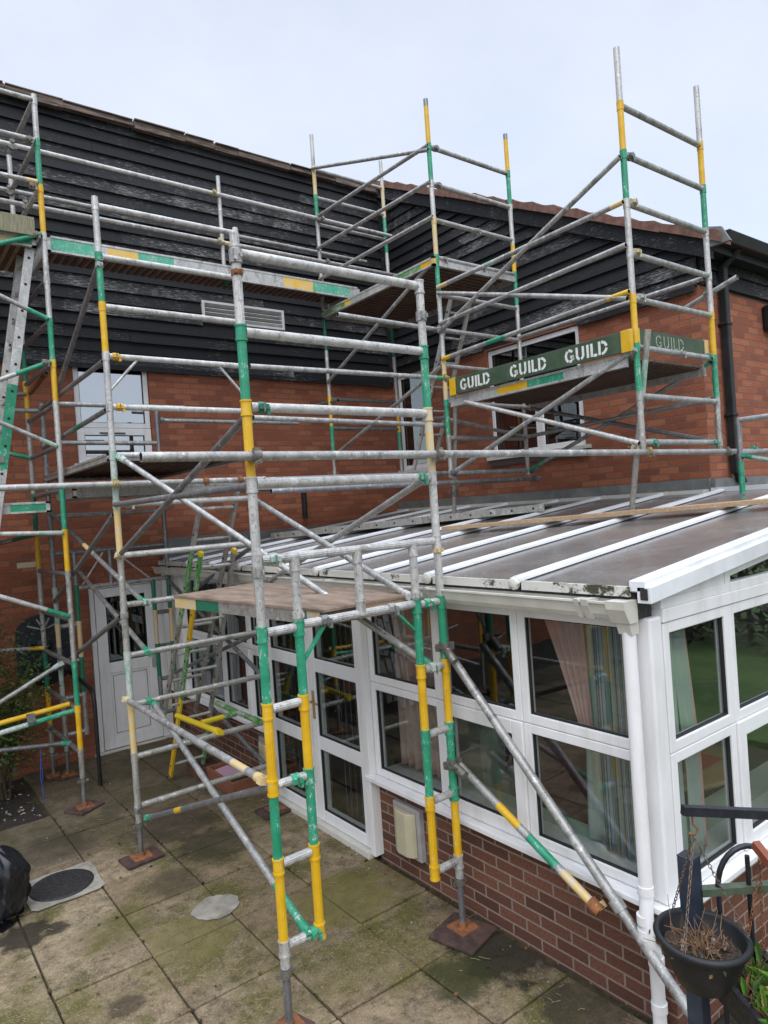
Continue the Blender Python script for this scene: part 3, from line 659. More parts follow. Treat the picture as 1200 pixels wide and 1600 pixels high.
qb((3.23, 3.84), (5.46, 3.02), None, G, 'galvanised', 'galvanised_grey')
qb((3.23, 3.08), (5.20, 3.74), None, 'aluminium')
qb((5.52, 5.33), (7.76, 4.42)); qb((5.52, 4.18), (7.76, 3.42))
qb((5.50, 6.55), (7.78, 6.62), name='guard_rail'); qb((5.50, 6.16), (7.78, 6.21), name='guard_rail'); qb((5.50, 5.78), (7.78, 5.8), name='guard_rail')
qb((5.50, 6.50), (7.78, 7.28))
XI = X4 - .05
qb((5.52, 3.78), (3.25, 3.10), None, 'galvanised_grey', x=XI)
qb((3.25, 3.84), (5.48, 3.03), [(.12, 'green'), (.9, G), (1, 'green')], x=XI + .02)
qb((3.25, 3.50), (5.5, 3.42), None, 'galvanised', name='guard_rail', x=XI)
qb((3.25, 4.62), (5.5, 4.60), None, 'galvanised', name='guard_rail', x=XI)
brace(TQ, (XQ, 5.50, 3.60), (6.38, 5.50, 3.42), 'galvanised', None, None)
brace(TQ, (XQ, 5.54, 3.62), (5.9, 6.9, 3.82), 'galvanised_grey', None, None)

for x, z, m_ in ((5.25, 5.07, 'yellow_pale'), (5.25, 4.66, 'yellow_pale'), (5.27, 4.29, 'mint'), (5.25, 5.45, 'galvanised_grey'), (5.32, 3.09, 'green'), (6.32, 3.09, 'green'), (6.34, 3.88, 'green'), (5.85, 3.87, 'galvanised')): latch(TQ, (x, 3.23, z), AX, m_)
for x, z, m_ in ((5.26, 5.35, 'galvanised'), (5.85, 5.35, 'galvanised'), (5.24, 6.55, 'galvanised_grey'), (5.24, 6.15, 'coupler_steel'), (5.8, 5.76, 'galvanised')): latch(TQ, (x, 5.52, z), AX, m_)
for z in (6.42, 5.98, 5.52, 4.30): latch(TL, (1.53, YL, z - .0), AX, 'coupler_steel')

# ---- loose scaffold tubes
loose_tube((1.07, 3.225, 3.01), (7.16, 3.185, 3.0), 'long level tube running from the front tower past the props to the house corner', G, .0245,
           [(.095, UP), (.30, UP), (.675, UP, 'coupler_yellow'), (.885, UP), (.975, AY, 'green')])
loose_tube((-.6, 5.69, 3.03), (3.0, 5.69, 3.035), 'level tube at left running past the ladder and the banded left leg', 'galvanised', .0245, [(.63, UP, 'coupler_yellow'), (.84, UP, 'rust'), (.93, UP, 'rust')])
loose_tube((-.6, 7.70, 6.62), (6.36, 7.72, 6.58), 'uppermost long guard rail before the black cladding ending at the roof corner', 'aluminium', .0242, [(.30, AY), (.61, UP, 'coupler_yellow'), (.83, UP)])
loose_tube((-.6, 8.28, 6.40), (6.30, 8.28, 6.38), 'long guard rail nearest the black cladding between the two other rails', 'galvanised', .0242, [(.31, AY)])
loose_tube((-.6, 7.70, 6.02), (6.40, 7.72, 6.02), 'lowest long guard rail before the black cladding just above the boarded walkway', 'galvanised', .0242, [(.31, AY), (.61, UP, 'coupler_yellow'), (.83, UP)], [(.62, G), (.64, 'yellow_pale'), (1, G)])
loose_tube((3.73, 7.74, 5.5), (3.73, 7.74, 6.83), 'single upright guard post rising from the upper walkway before the cladding', 'aluminium', .0242, (), [(.08, 'green'), (1, 'aluminium')])
loose_tube((2.95, 5.73, 4.07), (5.22, 5.52, 4.05), 'upper tube bridging the gap from middle tower to roof tower with green tip', G, .0242, [(.97, UP, 'coupler_yellow')], [(.92, G), (1, 'green')])
loose_tube((2.95, 5.73, 3.60), (5.22, 5.60, 3.55), 'lower tube bridging middle tower and roof tower, below the green-tipped one', G, .0242, [(.98, UP)])
loose_tube((3.86, 5.59, 4.61), (5.2, 5.58, 4.59), 'short tube under the corner of the upper deck running to the roof tower', G, .0242, [(.97, UP)])
loose_tube((2.93, 5.46, 2.91), (6.55, 5.46, 2.92), 'lower of two dark tubes carrying the roof tower beneath the gable window', 'galvanised_grey', .0242, [(.61, UP), (.96, UP)])
loose_tube((2.93, 5.57, 3.02), (6.62, 5.57, 3.03), 'upper of two dark tubes carrying the roof tower beneath the gable window', 'galvanised_grey', .0242, [(.62, UP), (.96, UP, 'coupler_steel')])
loose_tube((2.98, 8.22, 3.93), (4.9, 8.22, 3.93), 'rail fixed across the brick wall to the right of the left window', 'galvanised', .0235, [(.01, UP)])
loose_tube((1.63, 7.22, 3.92), (2.9, 7.22, 3.92), 'short rail across the left window linking left and middle towers', 'galvanised', .0235)
loose_tube((1.1, 8.2, 4.0), (1.72, 8.2, 4.0), 'short rail against the brick wall left of the rear tower leg', 'galvanised', .0235, [(.97, UP)])
loose_tube((6.49, 3.50, 4.42), (6.50, 3.0, 4.57), 'short open-ended stub of tube clamped to the post at the house corner', 'galvanised', .0242, [(.45, UP)])
loose_tube((5.16, 7.6, 4.15), (5.18, 8.2, 4.18), 'short stub of tube clamped to the far post before the brick wall', 'coupler_steel', .0242)
loose_tube((1.64, 7.65, 4.30), (1.62, 8.35, 4.22), 'rusty open-ended stub of tube left of the upper window', 'rust', .0242)
# leaning and raking tubes at the right of the front tower
tk = loose_tube((2.955, 3.30, 1.75), (2.955, 1.55, -.02 + .03), 'long bare raking tube slanting across the conservatory windows to the ground', G, .0265, (), None)
def swivel(parent, p, d):
    mb = MB(); p = V(p); d = V(d).normalized()
    mb.tube(p + V((0, 0, -.03)), p + V((0, 0, .03)), .035, 'coupler_steel', 14)
    mb.obox(p + V((.04, -.01, 0)), (.02, 0, 0), (0, .016, 0), (0, 0, .024), 'coupler_steel'); mb.obox(p + V((-.045, .0, 0)), (.02, 0, 0), (0, .014, 0), (0, 0, .022), 'coupler_steel')
    mb.tube(p + V((-.05, .03, 0)), p + V((-.05, -.07, 0)), .007, 'coupler_steel', 6); mb.tube(p + V((-.085, -.065, .012)), p + V((-.02, -.065, -.012)), .006, 'coupler_steel', 6)
    mb.tube(p + d * .03, p + d * .12, .0285, 'coupler_steel', 12); return mb.build('swivel_coupler', parent)
dd = V((0, -1.75, -1.74)).normalized()
swivel(tk, (2.905, 3.28, 1.80), dd)
for k, rr, hl in ((.12, .0272, .012), (.20, .0272, .012), (.50, .0272, .014), (.655, .036, .03), (.90, .0268, .01)):
    p = V((2.955, 3.30, 1.75)).lerp(V((2.955, 1.55, .01)), k); mb = MB(); mb.tube(p - dd * hl, p + dd * hl, rr, 'galvanised_grey' if hl < .02 else 'galvanised', 16); mb.build('sleeve', tk)
tk2 = loose_tube((2.955, 3.27, 1.04), (2.925, 2.27, .565), 'shorter slanting tube with worn yellow and green bands beside the dwarf wall', G, .0242, (),
                 [(.33, G), (.49, 'yellow'), (.56, G), (.76, 'green'), (.80, G), (.97, 'yellow_pale'), (1, 'yellow_pale')])
swivel(tk2, (2.905, 3.28, 1.06), (0, -1, -.47))
mb = MB(); mb.tube((2.925, 2.30, .58), (2.925, 2.24, .55), .034, 'rust', 14); mb.obox((2.94, 2.26, .56), (.03, 0, 0), (0, .02, -.02), (0, .012, .012), 'yellow_pale'); mb.build('coupler', tk2)
loose_tube((5.42, 5.80, 2.56), (5.15, 5.35, 3.97), 'weathered prop standing on the aluminium roof board, left of the lettered platform', 'aluminium_dull', .0242, [(.18, AX, 'coupler_steel')])
loose_tube((5.36, 3.49, 2.53), (5.22, 3.14, 4.0), 'leaning prop with green band standing on the timber roof plank', None, .0242, [(.36, AX, 'yellow_pale')], [(.62, 'aluminium_dull'), (.84, 'mint'), (1, 'aluminium_dull')])

# guard frame at the right edge
tf = thing('guard_frame', (6.55, 3.1, 2.62), 'grey guard frame with a green foot, cut off by the right edge', 'scaffold frame')
standard(tf, 6.55, 3.10, 2.60, 3.30, [(2.9, 'g'), (3.4, 'b')], [3.27, 2.96], name='standard')
rung(tf, (6.55, 3.10, 3.28), (6.55, 1.5, 3.28), G); rung(tf, (6.55, 3.10, 2.97), (6.55, 1.5, 2.97), G)
brace(tf, (6.55, 3.06, 2.95), (6.55, 1.55, 2.5), 'mint', 'green', None)
standard(tf, 6.55, 1.5, 2.3, 3.30, [(3.4, 'd')], [3.27], name='standard')

# ---- platforms
def ribs(mb, x0, x1, y0, y1, z, along, pitch, mat, h=.012):
    if along == 'y':
        x = x0
        while x < x1: mb.box((x, y0, z - h), (x + pitch * .45, y1, z), mat); x += pitch
    else:
        y = y0
        while y < y1: mb.box((x0, y, z - h), (x1, y + pitch * .45, z), mat); y += pitch
def deck(x0, x1, y0, y1, z, label, side, beams, top='ply', ribdir='y', bh=.10):
    """z = top of board; side: which edges carry beams, beams = bands along that edge"""
    t = thing('scaffold_platform', ((x0 + x1) / 2, (y0 + y1) / 2, z - bh), label, 'platform')
    mb = MB(); mb.box((x0 + .02, y0 + .02, z - .02), (x1 - .02, y1 - .02, z), top)
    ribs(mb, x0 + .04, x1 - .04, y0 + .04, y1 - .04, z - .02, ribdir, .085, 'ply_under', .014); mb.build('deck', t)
    for e in side:
        bands = beams.get(e, [(1, 'aluminium')])
        if e in 'fb':
            y = y0 if e == 'f' else y1 - .04; a, b_ = x0, x1
        else:
            x = x0 if e == 'l' else x1 - .04; a, b_ = y0, y1
        mb = MB(); s0 = 0
        for q, m in bands:
            u, w = a + (b_ - a) * s0, a + (b_ - a) * q; s0 = q
            for (lo, hi, ins, mm) in ((z - bh, z - bh + .018, 0, 'aluminium'), (z - bh + .018, z - .016, .006, m), (z - .016, z + .004, 0, 'aluminium')):
                if mm == 'aluminium' and m == 'aluminium_dull': mm = m
                if e in 'fb': mb.box((u, y + (ins if e == 'f' else 0), lo), (w, y + .04 - (ins if e == 'b' else 0), hi), mm)
                else: mb.box((x + (ins if e == 'l' else 0), u, lo), (x + .04 - (ins if e == 'r' else 0), w, hi), mm)
        mb.build('side_beam', t)
    return t
AL = 'aluminium'
deck(1.66, 5.45, 7.34, 8.05, 5.60, 'long boarded upper walkway with green and yellow edge marks in front of the black cladding', 'flr',
     {'f': [(.12, 'green_pale'), (.155, AL), (.237, 'yellow_deck'), (.34, 'green_pale'), (.70, AL), (.81, 'yellow_deck'), (.96, 'green_pale'), (1, AL)]}, ribdir='y', bh=.155)
deck(5.09, 6.42, 5.50, 7.75, 5.35, 'high deck in the corner of the cladding with a lime green edge mark', 'fblr',
     {'l': [(.10, 'yellow'), (.32, 'green_bright'), (.70, AL), (.76, 'yellow'), (1, 'green_bright')]}, ribdir='x', bh=.09)
deck(5.12, 6.42, 3.30, 5.42, 3.82, 'platform of the roof tower behind the lettered green toe boards', 'lr',
     {'l': [(.10, AL), (.30, AL), (.50, 'green'), (.68, 'yellow'), (1, AL)]}, ribdir='y', bh=.10)
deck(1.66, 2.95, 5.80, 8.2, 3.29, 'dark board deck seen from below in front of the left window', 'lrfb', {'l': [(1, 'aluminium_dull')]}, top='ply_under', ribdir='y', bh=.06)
deck(1.76, 6.35, 7.42, 8.15, 3.10, 'long low dark walkway along the brick wall below the windows', 'fblr', {'f': [(.3, 'aluminium_dull'), (.75, 'aluminium_dull'), (1, 'mint')]}, top='timber_dark', bh=.09)
# plywood deck of the front tower (slightly skewed as laid)
tp = thing('scaffold_platform', (2.3, 4.2, 2.06), 'low brown plywood platform in the front tower level with the portal beam', 'platform')
mb = MB(); q = [(1.89, 5.16), (2.07, 3.36), (2.80, 3.40), (2.66, 5.30)]
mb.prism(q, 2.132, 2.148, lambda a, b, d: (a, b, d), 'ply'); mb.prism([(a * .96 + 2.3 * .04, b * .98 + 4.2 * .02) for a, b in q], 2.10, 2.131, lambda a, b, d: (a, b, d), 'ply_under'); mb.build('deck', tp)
def sbeam(parent, a, b_, bands, z0, z1, w=.035):
    mb = MB(); a, b_ = V((*a, 0)), V((*b_, 0)); s0 = 0; d = (b_ - a).normalized(); n = V((-d.y, d.x, 0))
    for qq, m in bands:
        u, v_ = a.lerp(b_, s0), a.lerp(b_, qq); s0 = qq
        mb.obox((u + v_) / 2 + V((0, 0, (z0 + z1) / 2)) + n * w / 2, (v_ - u) / 2, n * w / 2, V((0, 0, (z1 - z0) / 2)), m)
    mb.obox((a + b_) / 2 + V((0, 0, z1 + .008)) + n * (w / 2 - .008), (b_ - a) / 2, n * (w / 2), V((0, 0, .0075)), 'ply'); mb.build('side_beam', parent)
sbeam(tp, (1.89, 5.16), (2.07, 3.36), [(.18, 'yellow_pale'), (.36, 'green_dark'), (.62, 'aluminium_dull'), (.66, 'yellow'), (.84, 'aluminium_dull'), (.92, 'green_dark'), (1, 'yellow_pale')], 2.055, 2.131)
sbeam(tp, (2.07, 3.345), (2.80, 3.385), [(.35, 'timber_dark'), (1, 'timber')], 2.055, 2.131)
# left tower deck
tl = deck(-.8, 1.54, 7.2, 8.2, 5.50, 'shadowed deck of the left tower above the ladder top', 'fr', {'f': [(.93, 'yellow_pale'), (1, 'green')]}, top='timber', bh=.09)
deck(-.8, 1.52, 7.3, 8.25, 2.98, 'low deck of the left tower with a bright green edge beside the ladder', 'fr', {'f': [(.85, 'aluminium_dull'), (1, 'green')]}, top='timber_dark', bh=.10)
mb = MB(); mb.box((-.8, 7.12, 5.49), (1.52, 7.16, 5.665), 'timber_old')
tag(mb.build('toe_board', root=(.4, 7.14, 5.49), bevel=.004), 'weathered timber toe board at the top left edge', 'toe board')

# toe boards with stencilled lettering
def stroke(mb, pts, w, fn, mat, th=.0025):
    """flat ribbon through 2D points"""
    n = len(pts); L = []
    for i in range(n):
        a = pts[max(i - 1, 0)]; b_ = pts[min(i + 1, n - 1)]; dx, dy = b_[0] - a[0], b_[1] - a[1]; l = math.hypot(dx, dy) or 1
        L.append((pts[i][0] - dy / l * w / 2, pts[i][1] + dx / l * w / 2, pts[i][0] + dy / l * w / 2, pts[i][1] - dx / l * w / 2))
    for i in range(n - 1):
        q = [(L[i][0], L[i][1]), (L[i][2], L[i][3]), (L[i + 1][2], L[i + 1][3]), (L[i + 1][0], L[i + 1][1])]
        vs = [fn(a, b_, th) for a, b_ in q] + [fn(a, b_, 0) for a, b_ in q]
        mb.add(vs, [(0, 1, 2, 3), (3, 2, 1, 0)[::-1] if 0 else (4, 7, 6, 5), (0, 4, 5, 1), (1, 5, 6, 2), (2, 6, 7, 3), (3, 7, 4, 0)], mat)
def arc(cx, cy, rx, ry, a0, a1, n=8): return [(cx + rx * math.cos(math.radians(a0 + (a1 - a0) * i / n)), cy + ry * math.sin(math.radians(a0 + (a1 - a0) * i / n))) for i in range(n + 1)]
def guild(mb, fn0, w, h, mat, sw=.2):
    """the stencilled word in a w x h box, stencil gaps left open"""
    k = sw * h; cw = w / 4.35
    def L(x0, pts): stroke(mb, [(x0 + a * cw * .9, b_ * h) for a, b_ in pts], k, fn0, mat)
    g = lambda a0, a1: arc(.5, .5, .42, .42, a0, a1, 6)
    L(0, g(40, 100)); L(0, g(115, 250)); L(0, g(265, 320)); L(0, [(.88, .15), (.88, .42)]); L(0, [(.60, .42), (.98, .42)])
    x = cw * 1.15; L(x, [(.1, 1), (.1, .42)] + arc(.45, .35, .35, .27, 180, 255, 4)); L(x, arc(.45, .35, .35, .27, 285, 360, 4) + [(.8, .42), (.8, 1)])
    x = cw * 2.25; L(x, [(.1, 1.0), (.1, .02)])
    x = cw * 2.65; L(x, [(.1, 1), (.1, .02)]); L(x, [(.30, .09), (.66, .09)])
    x = cw * 3.4; L(x, [(.12, 1), (.12, .02)]); L(x, [(.36, .92)] + arc(.36, .5, .52, .42, 90, 8, 6)); L(x, arc(.36, .5, .52, .42, -8, -90, 6))
tb = thing('toe_board', (5.1, 4.3, 3.8), 'long green toe board stencilled three times with a white word in capitals', 'toe board')
mb = MB(); mb.box((5.085, 3.27, 3.835), (5.115, 5.30, 4.005), 'toe_green'); mb.build('board', tb, bevel=.003)
for y0, y1 in ((5.21, 4.79), (4.52, 4.08), (3.87, 3.43)):
    mb = MB(); guild(mb, lambda a, b_, d, y0=y0: (5.0845 - d, y0 - a, 3.858 + b_), y0 - y1, .115, 'white_paint'); mb.build('lettering', tb)
for y in (5.33, 3.26):
    mb = MB(); mb.box((5.078, y - .045, 3.83), (5.12, y + .045, 4.01), 'yellow') ; mb.build('toe_clip', tb, bevel=.002)
tb = thing('toe_board', (5.8, 3.25, 3.8), 'short green end toe board with a faded worn word at the house corner', 'toe board')
mb = MB(); mb.box((5.24, 3.265, 3.885), (6.40, 3.295, 4.04), 'toe_green'); mb.build('board', tb, bevel=.003)
mb = MB(); guild(mb, lambda a, b_, d: (5.53 + a, 3.2645 - d, 3.905 + b_), .46, .11, 'white_faded', .12); mb.build('lettering', tb)
mb = MB(); mb.box((5.215, 3.258, 3.87), (5.285, 3.30, 4.045), 'yellow_lime'); mb.box((6.345, 3.258, 3.88), (6.41, 3.30, 4.045), 'yellow_pale'); mb.build('toe_clip', tb)
tag_ = MB(); 

# ---- ladders
def ladder(name_label, bl, br, tl_, tr, zs, colsL, colsR, rungn, w=.055, d=.028, rmat='aluminium', cat='ladder', ends=None):
    bl, br, tl_, tr = V(bl), V(br), V(tl_), V(tr)
    t = thing('ladder', tuple((bl + br) / 2), name_label, cat)
    acr = (br - bl).normalized()
    for a, b_, cols in ((bl, tl_, colsL), (br, tr, colsR)):
        mb = MB(); s0 = 0; dr = (b_ - a).normalized(); n = dr.cross(acr).normalized()
        for q, m in cols:
            u, v_ = a.lerp(b_, s0), a.lerp(b_, q); s0 = q
            mb.obox((u + v_) / 2, (v_ - u) / 2, acr * d / 2, n * w / 2, m)
        k = .12
        L = (b_ - a).length; cnt = int(L / .26)
        for i in range(cnt):
            p = a.lerp(b_, (i + .5) / cnt)
            for sg in (-1, 1): mb.tube(p + acr * sg * d * .5, p + acr * sg * (d * .5 + .002), .014, 'dark_hole', 8)
        mb.build('stile', t, bevel=.003)
        if ends: mb = MB(); mb.obox(b_, dr * .02, acr * (d / 2 + .004), n * (w / 2 + .004), ends); mb.build('end_cap', t)
    cnt = rungn
    for i in range(cnt):
        p, q = bl.lerp(tl_, (i + .5) / cnt), br.lerp(tr, (i + .5) / cnt)
        mb = MB(); mb.tube(p + acr * d * .5, q - acr * d * .5, .015, rmat, 10); mb.build('rung', t)
    return t
ladder('long green and yellow marked aluminium ladder leaning inside the left tower', (.55, 7.28, .03), (.53, 7.62, .03), (1.50, 7.28, 5.45), (1.48, 7.62, 5.45), 0,
       [(.36, 'aluminium'), (.47, 'yellow'), (.60, AL), (.75, 'green'), (1, AL)], [(.38, AL), (.48, 'yellow'), (1, AL)], 20, .085, .03)
t = ladder('shorter ladder section lashed beside the long one in the left tower', (.43, 7.27, .03), (.41, 7.63, .03), (1.02, 7.27, 3.5), (1.0, 7.63, 3.5), 0, [(.6, AL), (.72, 'yellow'), (1, AL)], [(1, AL)], 13, .085, .03)
mb = MB(); mb.box((.99, 7.245, 3.36), (1.14, 7.26, 3.42), 'coupler_steel'); mb.build('bracket', t)
ladder('upper section of the grey step ladder leaning behind the plywood platform', (2.36, 7.0, .72), (2.70, 7.0, .72), (2.46, 5.86, 2.94), (2.80, 5.86, 2.94), 0, [(.45, 'aluminium_dull'), (.78, 'green_bright'), (1, 'aluminium_dull')], [(1, 'aluminium_dull')], 8, .06, .026)
ladder('green and yellow painted ladder section with yellow end caps behind the plywood platform', (2.47, 7.22, .06), (2.82, 7.22, .06), (2.475, 6.02, 2.40), (2.80, 6.02, 2.40), 0,
       [(.18, 'yellow'), (.38, 'yellow_lime'), (.62, 'green_bright'), (.8, 'yellow'), (1, 'green_bright')], [(.2, 'green_bright'), (1, 'aluminium_dull')], 9, .06, .026, ends='yellow_lime')
ladder('short grey ladder between the lettered platform and the high deck', (5.27, 6.28, 3.12), (5.58, 6.28, 3.12), (5.44, 5.64, 4.97), (5.74, 5.64, 4.97), 0, [(1, 'aluminium_dull')], [(1, 'aluminium_dull')], 7, .05, .026, 'aluminium_dull')
# H-shaped outrigger lying on the low rung
t = thing('outrigger_frame', (2.6, 6.1, .85), 'H shaped outrigger of yellow and green tubes on the low rung under the ladder', 'scaffold frame')
brace(t, (2.33, 6.52, .86), (2.40, 5.70, .86), 'yellow_lime', None, 'yellow_lime', .026, name='arm'); brace(t, (2.78, 6.62, .86), (2.78, 5.72, .86), 'green_bright', None, 'green_bright', .026, name='arm')
mb = MB(); mb.tube((2.40, 6.1, .86), (2.755, 6.12, .86), .026, None, 12, False, [(.6, 'yellow_lime'), (1, 'green_bright')]); mb.build('cross_tube', t)

# ------------------------------------------------------------------ house
H = thing('brick_house', (2, 8.8, 0), 'two storey red brick house clad above in flaking black weatherboard', 'house')
YA, XW, YC = 8.7, 6.95, 3.6
def wall(mb, fn, u0, u1, v0, v1, holes, th, mat):
    us = sorted({u0, u1, *[h[0] for h in holes], *[h[1] for h in holes]}); vs_ = sorted({v0, v1, *[h[2] for h in holes], *[h[3] for h in holes]})
    us = [u for u in us if u0 <= u <= u1]; vs_ = [v for v in vs_ if v0 <= v <= v1]
    for i in range(len(us) - 1):
        for j in range(len(vs_) - 1):
            cu, cv = (us[i] + us[i + 1]) / 2, (vs_[j] + vs_[j + 1]) / 2
            if any(h[0] < cu < h[1] and h[2] < cv < h[3] for h in holes): continue
            mb.box(fn(us[i], vs_[j], 0), fn(us[i + 1], vs_[j + 1], -th), mat)
FA = lambda u, w, d: (u, YA - d, w)      # wall A: d outwards
FB = lambda u, w, d: (XW - d, u, w)
FC = lambda u, w, d: (u, YC - d, w)
holesA = [(2.15, 3.05, 3.46, 4.72), (2.15, 3.08, .0, 2.03)]
holesB = [(5.08, 6.59, 3.27, 4.72), (7.92, 8.56, 3.26, 4.76)]
mb = MB(); wall(mb, FA, -4.5, 7.0, -.12, 4.70, holesA, .28, 'brick_upper'); mb.build('wall', H, uv=True)
mb = MB(); wall(mb, FB, YC, 8.698, -.12, 4.74, holesB, .28, 'brick_upper'); mb.build('wall', H, uv=True)
mb = MB(); wall(mb, FC, XW + .281, 17, -.12, 4.74, [], .28, 'brick_upper'); mb.box((XW + .0, YC + .001, -.12), (XW + .28, YC + .02, -.11), 'brick_upper'); mb.build('wall', H, uv=True)
# dark rooms behind the openings
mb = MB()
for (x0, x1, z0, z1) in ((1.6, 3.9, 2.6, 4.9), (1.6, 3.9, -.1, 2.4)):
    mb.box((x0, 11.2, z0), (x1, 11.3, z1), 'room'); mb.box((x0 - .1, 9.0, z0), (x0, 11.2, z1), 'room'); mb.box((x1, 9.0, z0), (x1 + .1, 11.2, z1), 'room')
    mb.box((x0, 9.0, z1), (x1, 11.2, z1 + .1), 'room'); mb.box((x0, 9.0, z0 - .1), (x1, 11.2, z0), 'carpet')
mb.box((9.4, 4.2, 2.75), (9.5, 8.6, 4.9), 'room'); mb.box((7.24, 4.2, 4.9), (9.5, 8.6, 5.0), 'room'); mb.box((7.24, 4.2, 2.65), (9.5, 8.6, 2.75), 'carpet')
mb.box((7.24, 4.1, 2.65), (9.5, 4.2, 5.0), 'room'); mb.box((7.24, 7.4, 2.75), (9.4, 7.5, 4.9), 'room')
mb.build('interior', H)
# weatherboarding
r = random.Random(12)
def boards(mb, fn, rowsz, umin_fn, umax_fn, pitch=.152, holes=()):
    """overlapping boards: bottom edge proud"""
    z = rowsz[0]
    while z < rowsz[1] - .01:
        z1 = min(z + pitch, rowsz[1])
        a0, a1, b0, b1 = umin_fn(z), umin_fn(z1), umax_fn(z), umax_fn(z1)
        cuts = [0, 1]; L = b0 - a0
        if L > 1.2:
            c = r.uniform(.1, 1)
            cuts = [0] + [t for t in [c * 1.8 / L + k * 2.9 / L for k in range(8)] if .05 < t < .95] + [1]
        for i in range(len(cuts) - 1):
            t0, t1 = cuts[i], cuts[i + 1]; g = .0015
            ul0, ul1 = a0 + (b0 - a0) * t0 + g, a1 + (b1 - a1) * t0 + g; ur0, ur1 = a0 + (b0 - a0) * t1 - g, a1 + (b1 - a1) * t1 - g
            if ur1 < ul1: ur1 = ul1 = (ur0 + ul0) / 2 if 0 else max(ul1, ur1)
            db = .047 + r.uniform(-.003, .003); jz = r.uniform(-.003, .003)
            segs = [(ul0, ul1, ur0, ur1)]
            for h in holes:
                if h[2] - .01 < (z + z1) / 2 < h[3] + .01:
                    ns = []
                    for (p0, p1, q0, q1) in segs:
                        if q0 <= h[0] or p0 >= h[1]: ns.append((p0, p1, q0, q1)); continue
                        if p0 < h[0]: ns.append((p0, p1, h[0], h[0]))
                        if q0 > h[1]: ns.append((h[1], h[1], q0, q1))
                    segs = ns
            for (p0, p1, q0, q1) in segs:
                vs = [fn(p0, z + jz, db), fn(q0, z + jz, db), fn(q1, z1 + .012, .014), fn(p1, z1 + .012, .014),
                      fn(p0, z + jz, .001), fn(q0, z + jz, .001), fn(q1, z1 + .012, .001), fn(p1, z1 + .012, .001)]
                mb.add(vs, [(0, 1, 2, 3), (4, 5, 1, 0), (1, 5, 6, 2), (4, 0, 3, 7), (7, 3, 2, 6)], 'cladding')
        z = z1
ventA = (3.81, 5.04, 5.32, 5.60)
mb = MB(); mb.box((-4.5, 8.71, 4.701), (7.22, 8.98, 7.70), 'gasket'); mb.build('backing', H)
mb = MB(); boards(mb, FA, (4.66, 7.665), lambda z: -4.5, lambda z: 6.90, holes=[ventA]); mb.build('cladding', H, uv=True)
slope = (7.62 - 5.02) / (8.7 - 3.62)
ymin = lambda z: max(3.60, 3.62 + (z - 5.02 - .12) / slope)
mb = MB(); boards(mb, FB, (4.73, 7.73), ymin, lambda z: 8.66, holes=[(5.06, 6.61, 4.60, 4.80), (7.9, 8.58, 4.6, 4.80)]); mb.build('cladding', H, uv=True)
mb = MB(); mb.prism([(3.63, 4.741), (8.708, 4.741), (8.708, 7.72), (3.63, 5.13)], 6.951, 7.22, lambda a, b_, d: (d, a, b_), 'gasket'); mb.build('backing', H)
mb = MB(); mb.box((-4.5, 8.635, 4.60), (6.905, 8.66, 4.655), 'cladding'); mb.box((6.885, 3.61, 4.672), (6.912, 5.05, 4.725), 'cladding'); mb.build('drip_board', H, uv=True)
mb = MB(); boards(mb, FC, (4.76, 5.06), lambda z: XW + .05, lambda z: 17, pitch=.16); mb.box((XW + .02, 3.566, 4.74), (XW + .07, 3.60, 5.08), 'cladding'); mb.box((7.2, 3.6, 4.742), (17, 3.8, 5.1), 'gasket'); mb.build('cladding', H, uv=True)
# corner stop board and barge board
mb = MB(); mb.box((6.895, 8.60, 4.66), (6.93, 8.66, 7.6), 'cladding'); mb.build('corner_post', H, uv=True)
yb, zb = 3.42, 5.02 + (3.42 - 3.62) * slope
def bz(y): return 5.02 + (y - 3.62) * slope
mb = MB(); fx = lambda a, b_, d: (d, a, b_)
mb.prism([(3.40, bz(3.40) + .02), (8.64, bz(8.64) + .02), (8.64, bz(8.64) + .22), (3.40, bz(3.40) + .22)], 6.86, 6.905, fx, 'cladding'); mb.build('barge_board', H, uv=True)
# roof of the gable wing with scalloped verge tiles
mb = MB(); mb.prism([(3.30, bz(3.30) + .23), (8.68, bz(8.68) + .23), (8.68, bz(8.68) + .27), (3.30, bz(3.30) + .27)], 6.90, 17, fx, 'tile'); mb.build('roof', H)
mb = MB(); n = 17; y = 3.28; st = (8.62 - 3.28) / n
for i in range(n):
    y0, y1 = y + i * st, y + (i + 1) * st + .05; k = r.uniform(-.008, .008)
    mb.prism([(y0, bz(y0) + .20 + k), (y1, bz(y1) + .20 + k), (y1, bz(y1) + .28 + k), (y0 + st * .5, bz(y0 + st * .5) + .292 + k), (y0 + st * .12, bz(y0 + st * .12) + .315 + k), (y0, bz(y0) + .302 + k)], 6.81 + (i % 2) * .004, 7.02, fx, 'tile')
mb.build('verge_tile', H)
# worn verge timber along the top of wall A
mb = MB(); x = -4.5
while x < 6.86:
    L = r.uniform(.10, .85); x1 = min(x + L, 6.86); k = r.uniform(-.014, .014); zt = 7.730 + r.uniform(-.012, .008); zl = 7.652 + r.uniform(-.018, .018)
    mb.box((x, 8.595 + r.uniform(-.010, .010), zl), (x1 - r.uniform(.0, .012), 8.69, zt), 'verge_wood')
    if r.random() < .55: mb.box((x, 8.583 + r.uniform(-.006, .006), zl - .015), (x + (x1 - x) * r.uniform(.3, .9), 8.593, zl + r.uniform(.02, .06)), 'verge_wood')
    mb.box((x, 8.572 + r.uniform(-.01, .02), zt + .004), (x1 - r.uniform(.0, .03), 8.80, zt + .016), 'verge_wood'); x = x1
mb.box((-4.5, 8.80, 7.6), (6.9, 13, 7.70), 'tile'); mb.build('verge_board', H)
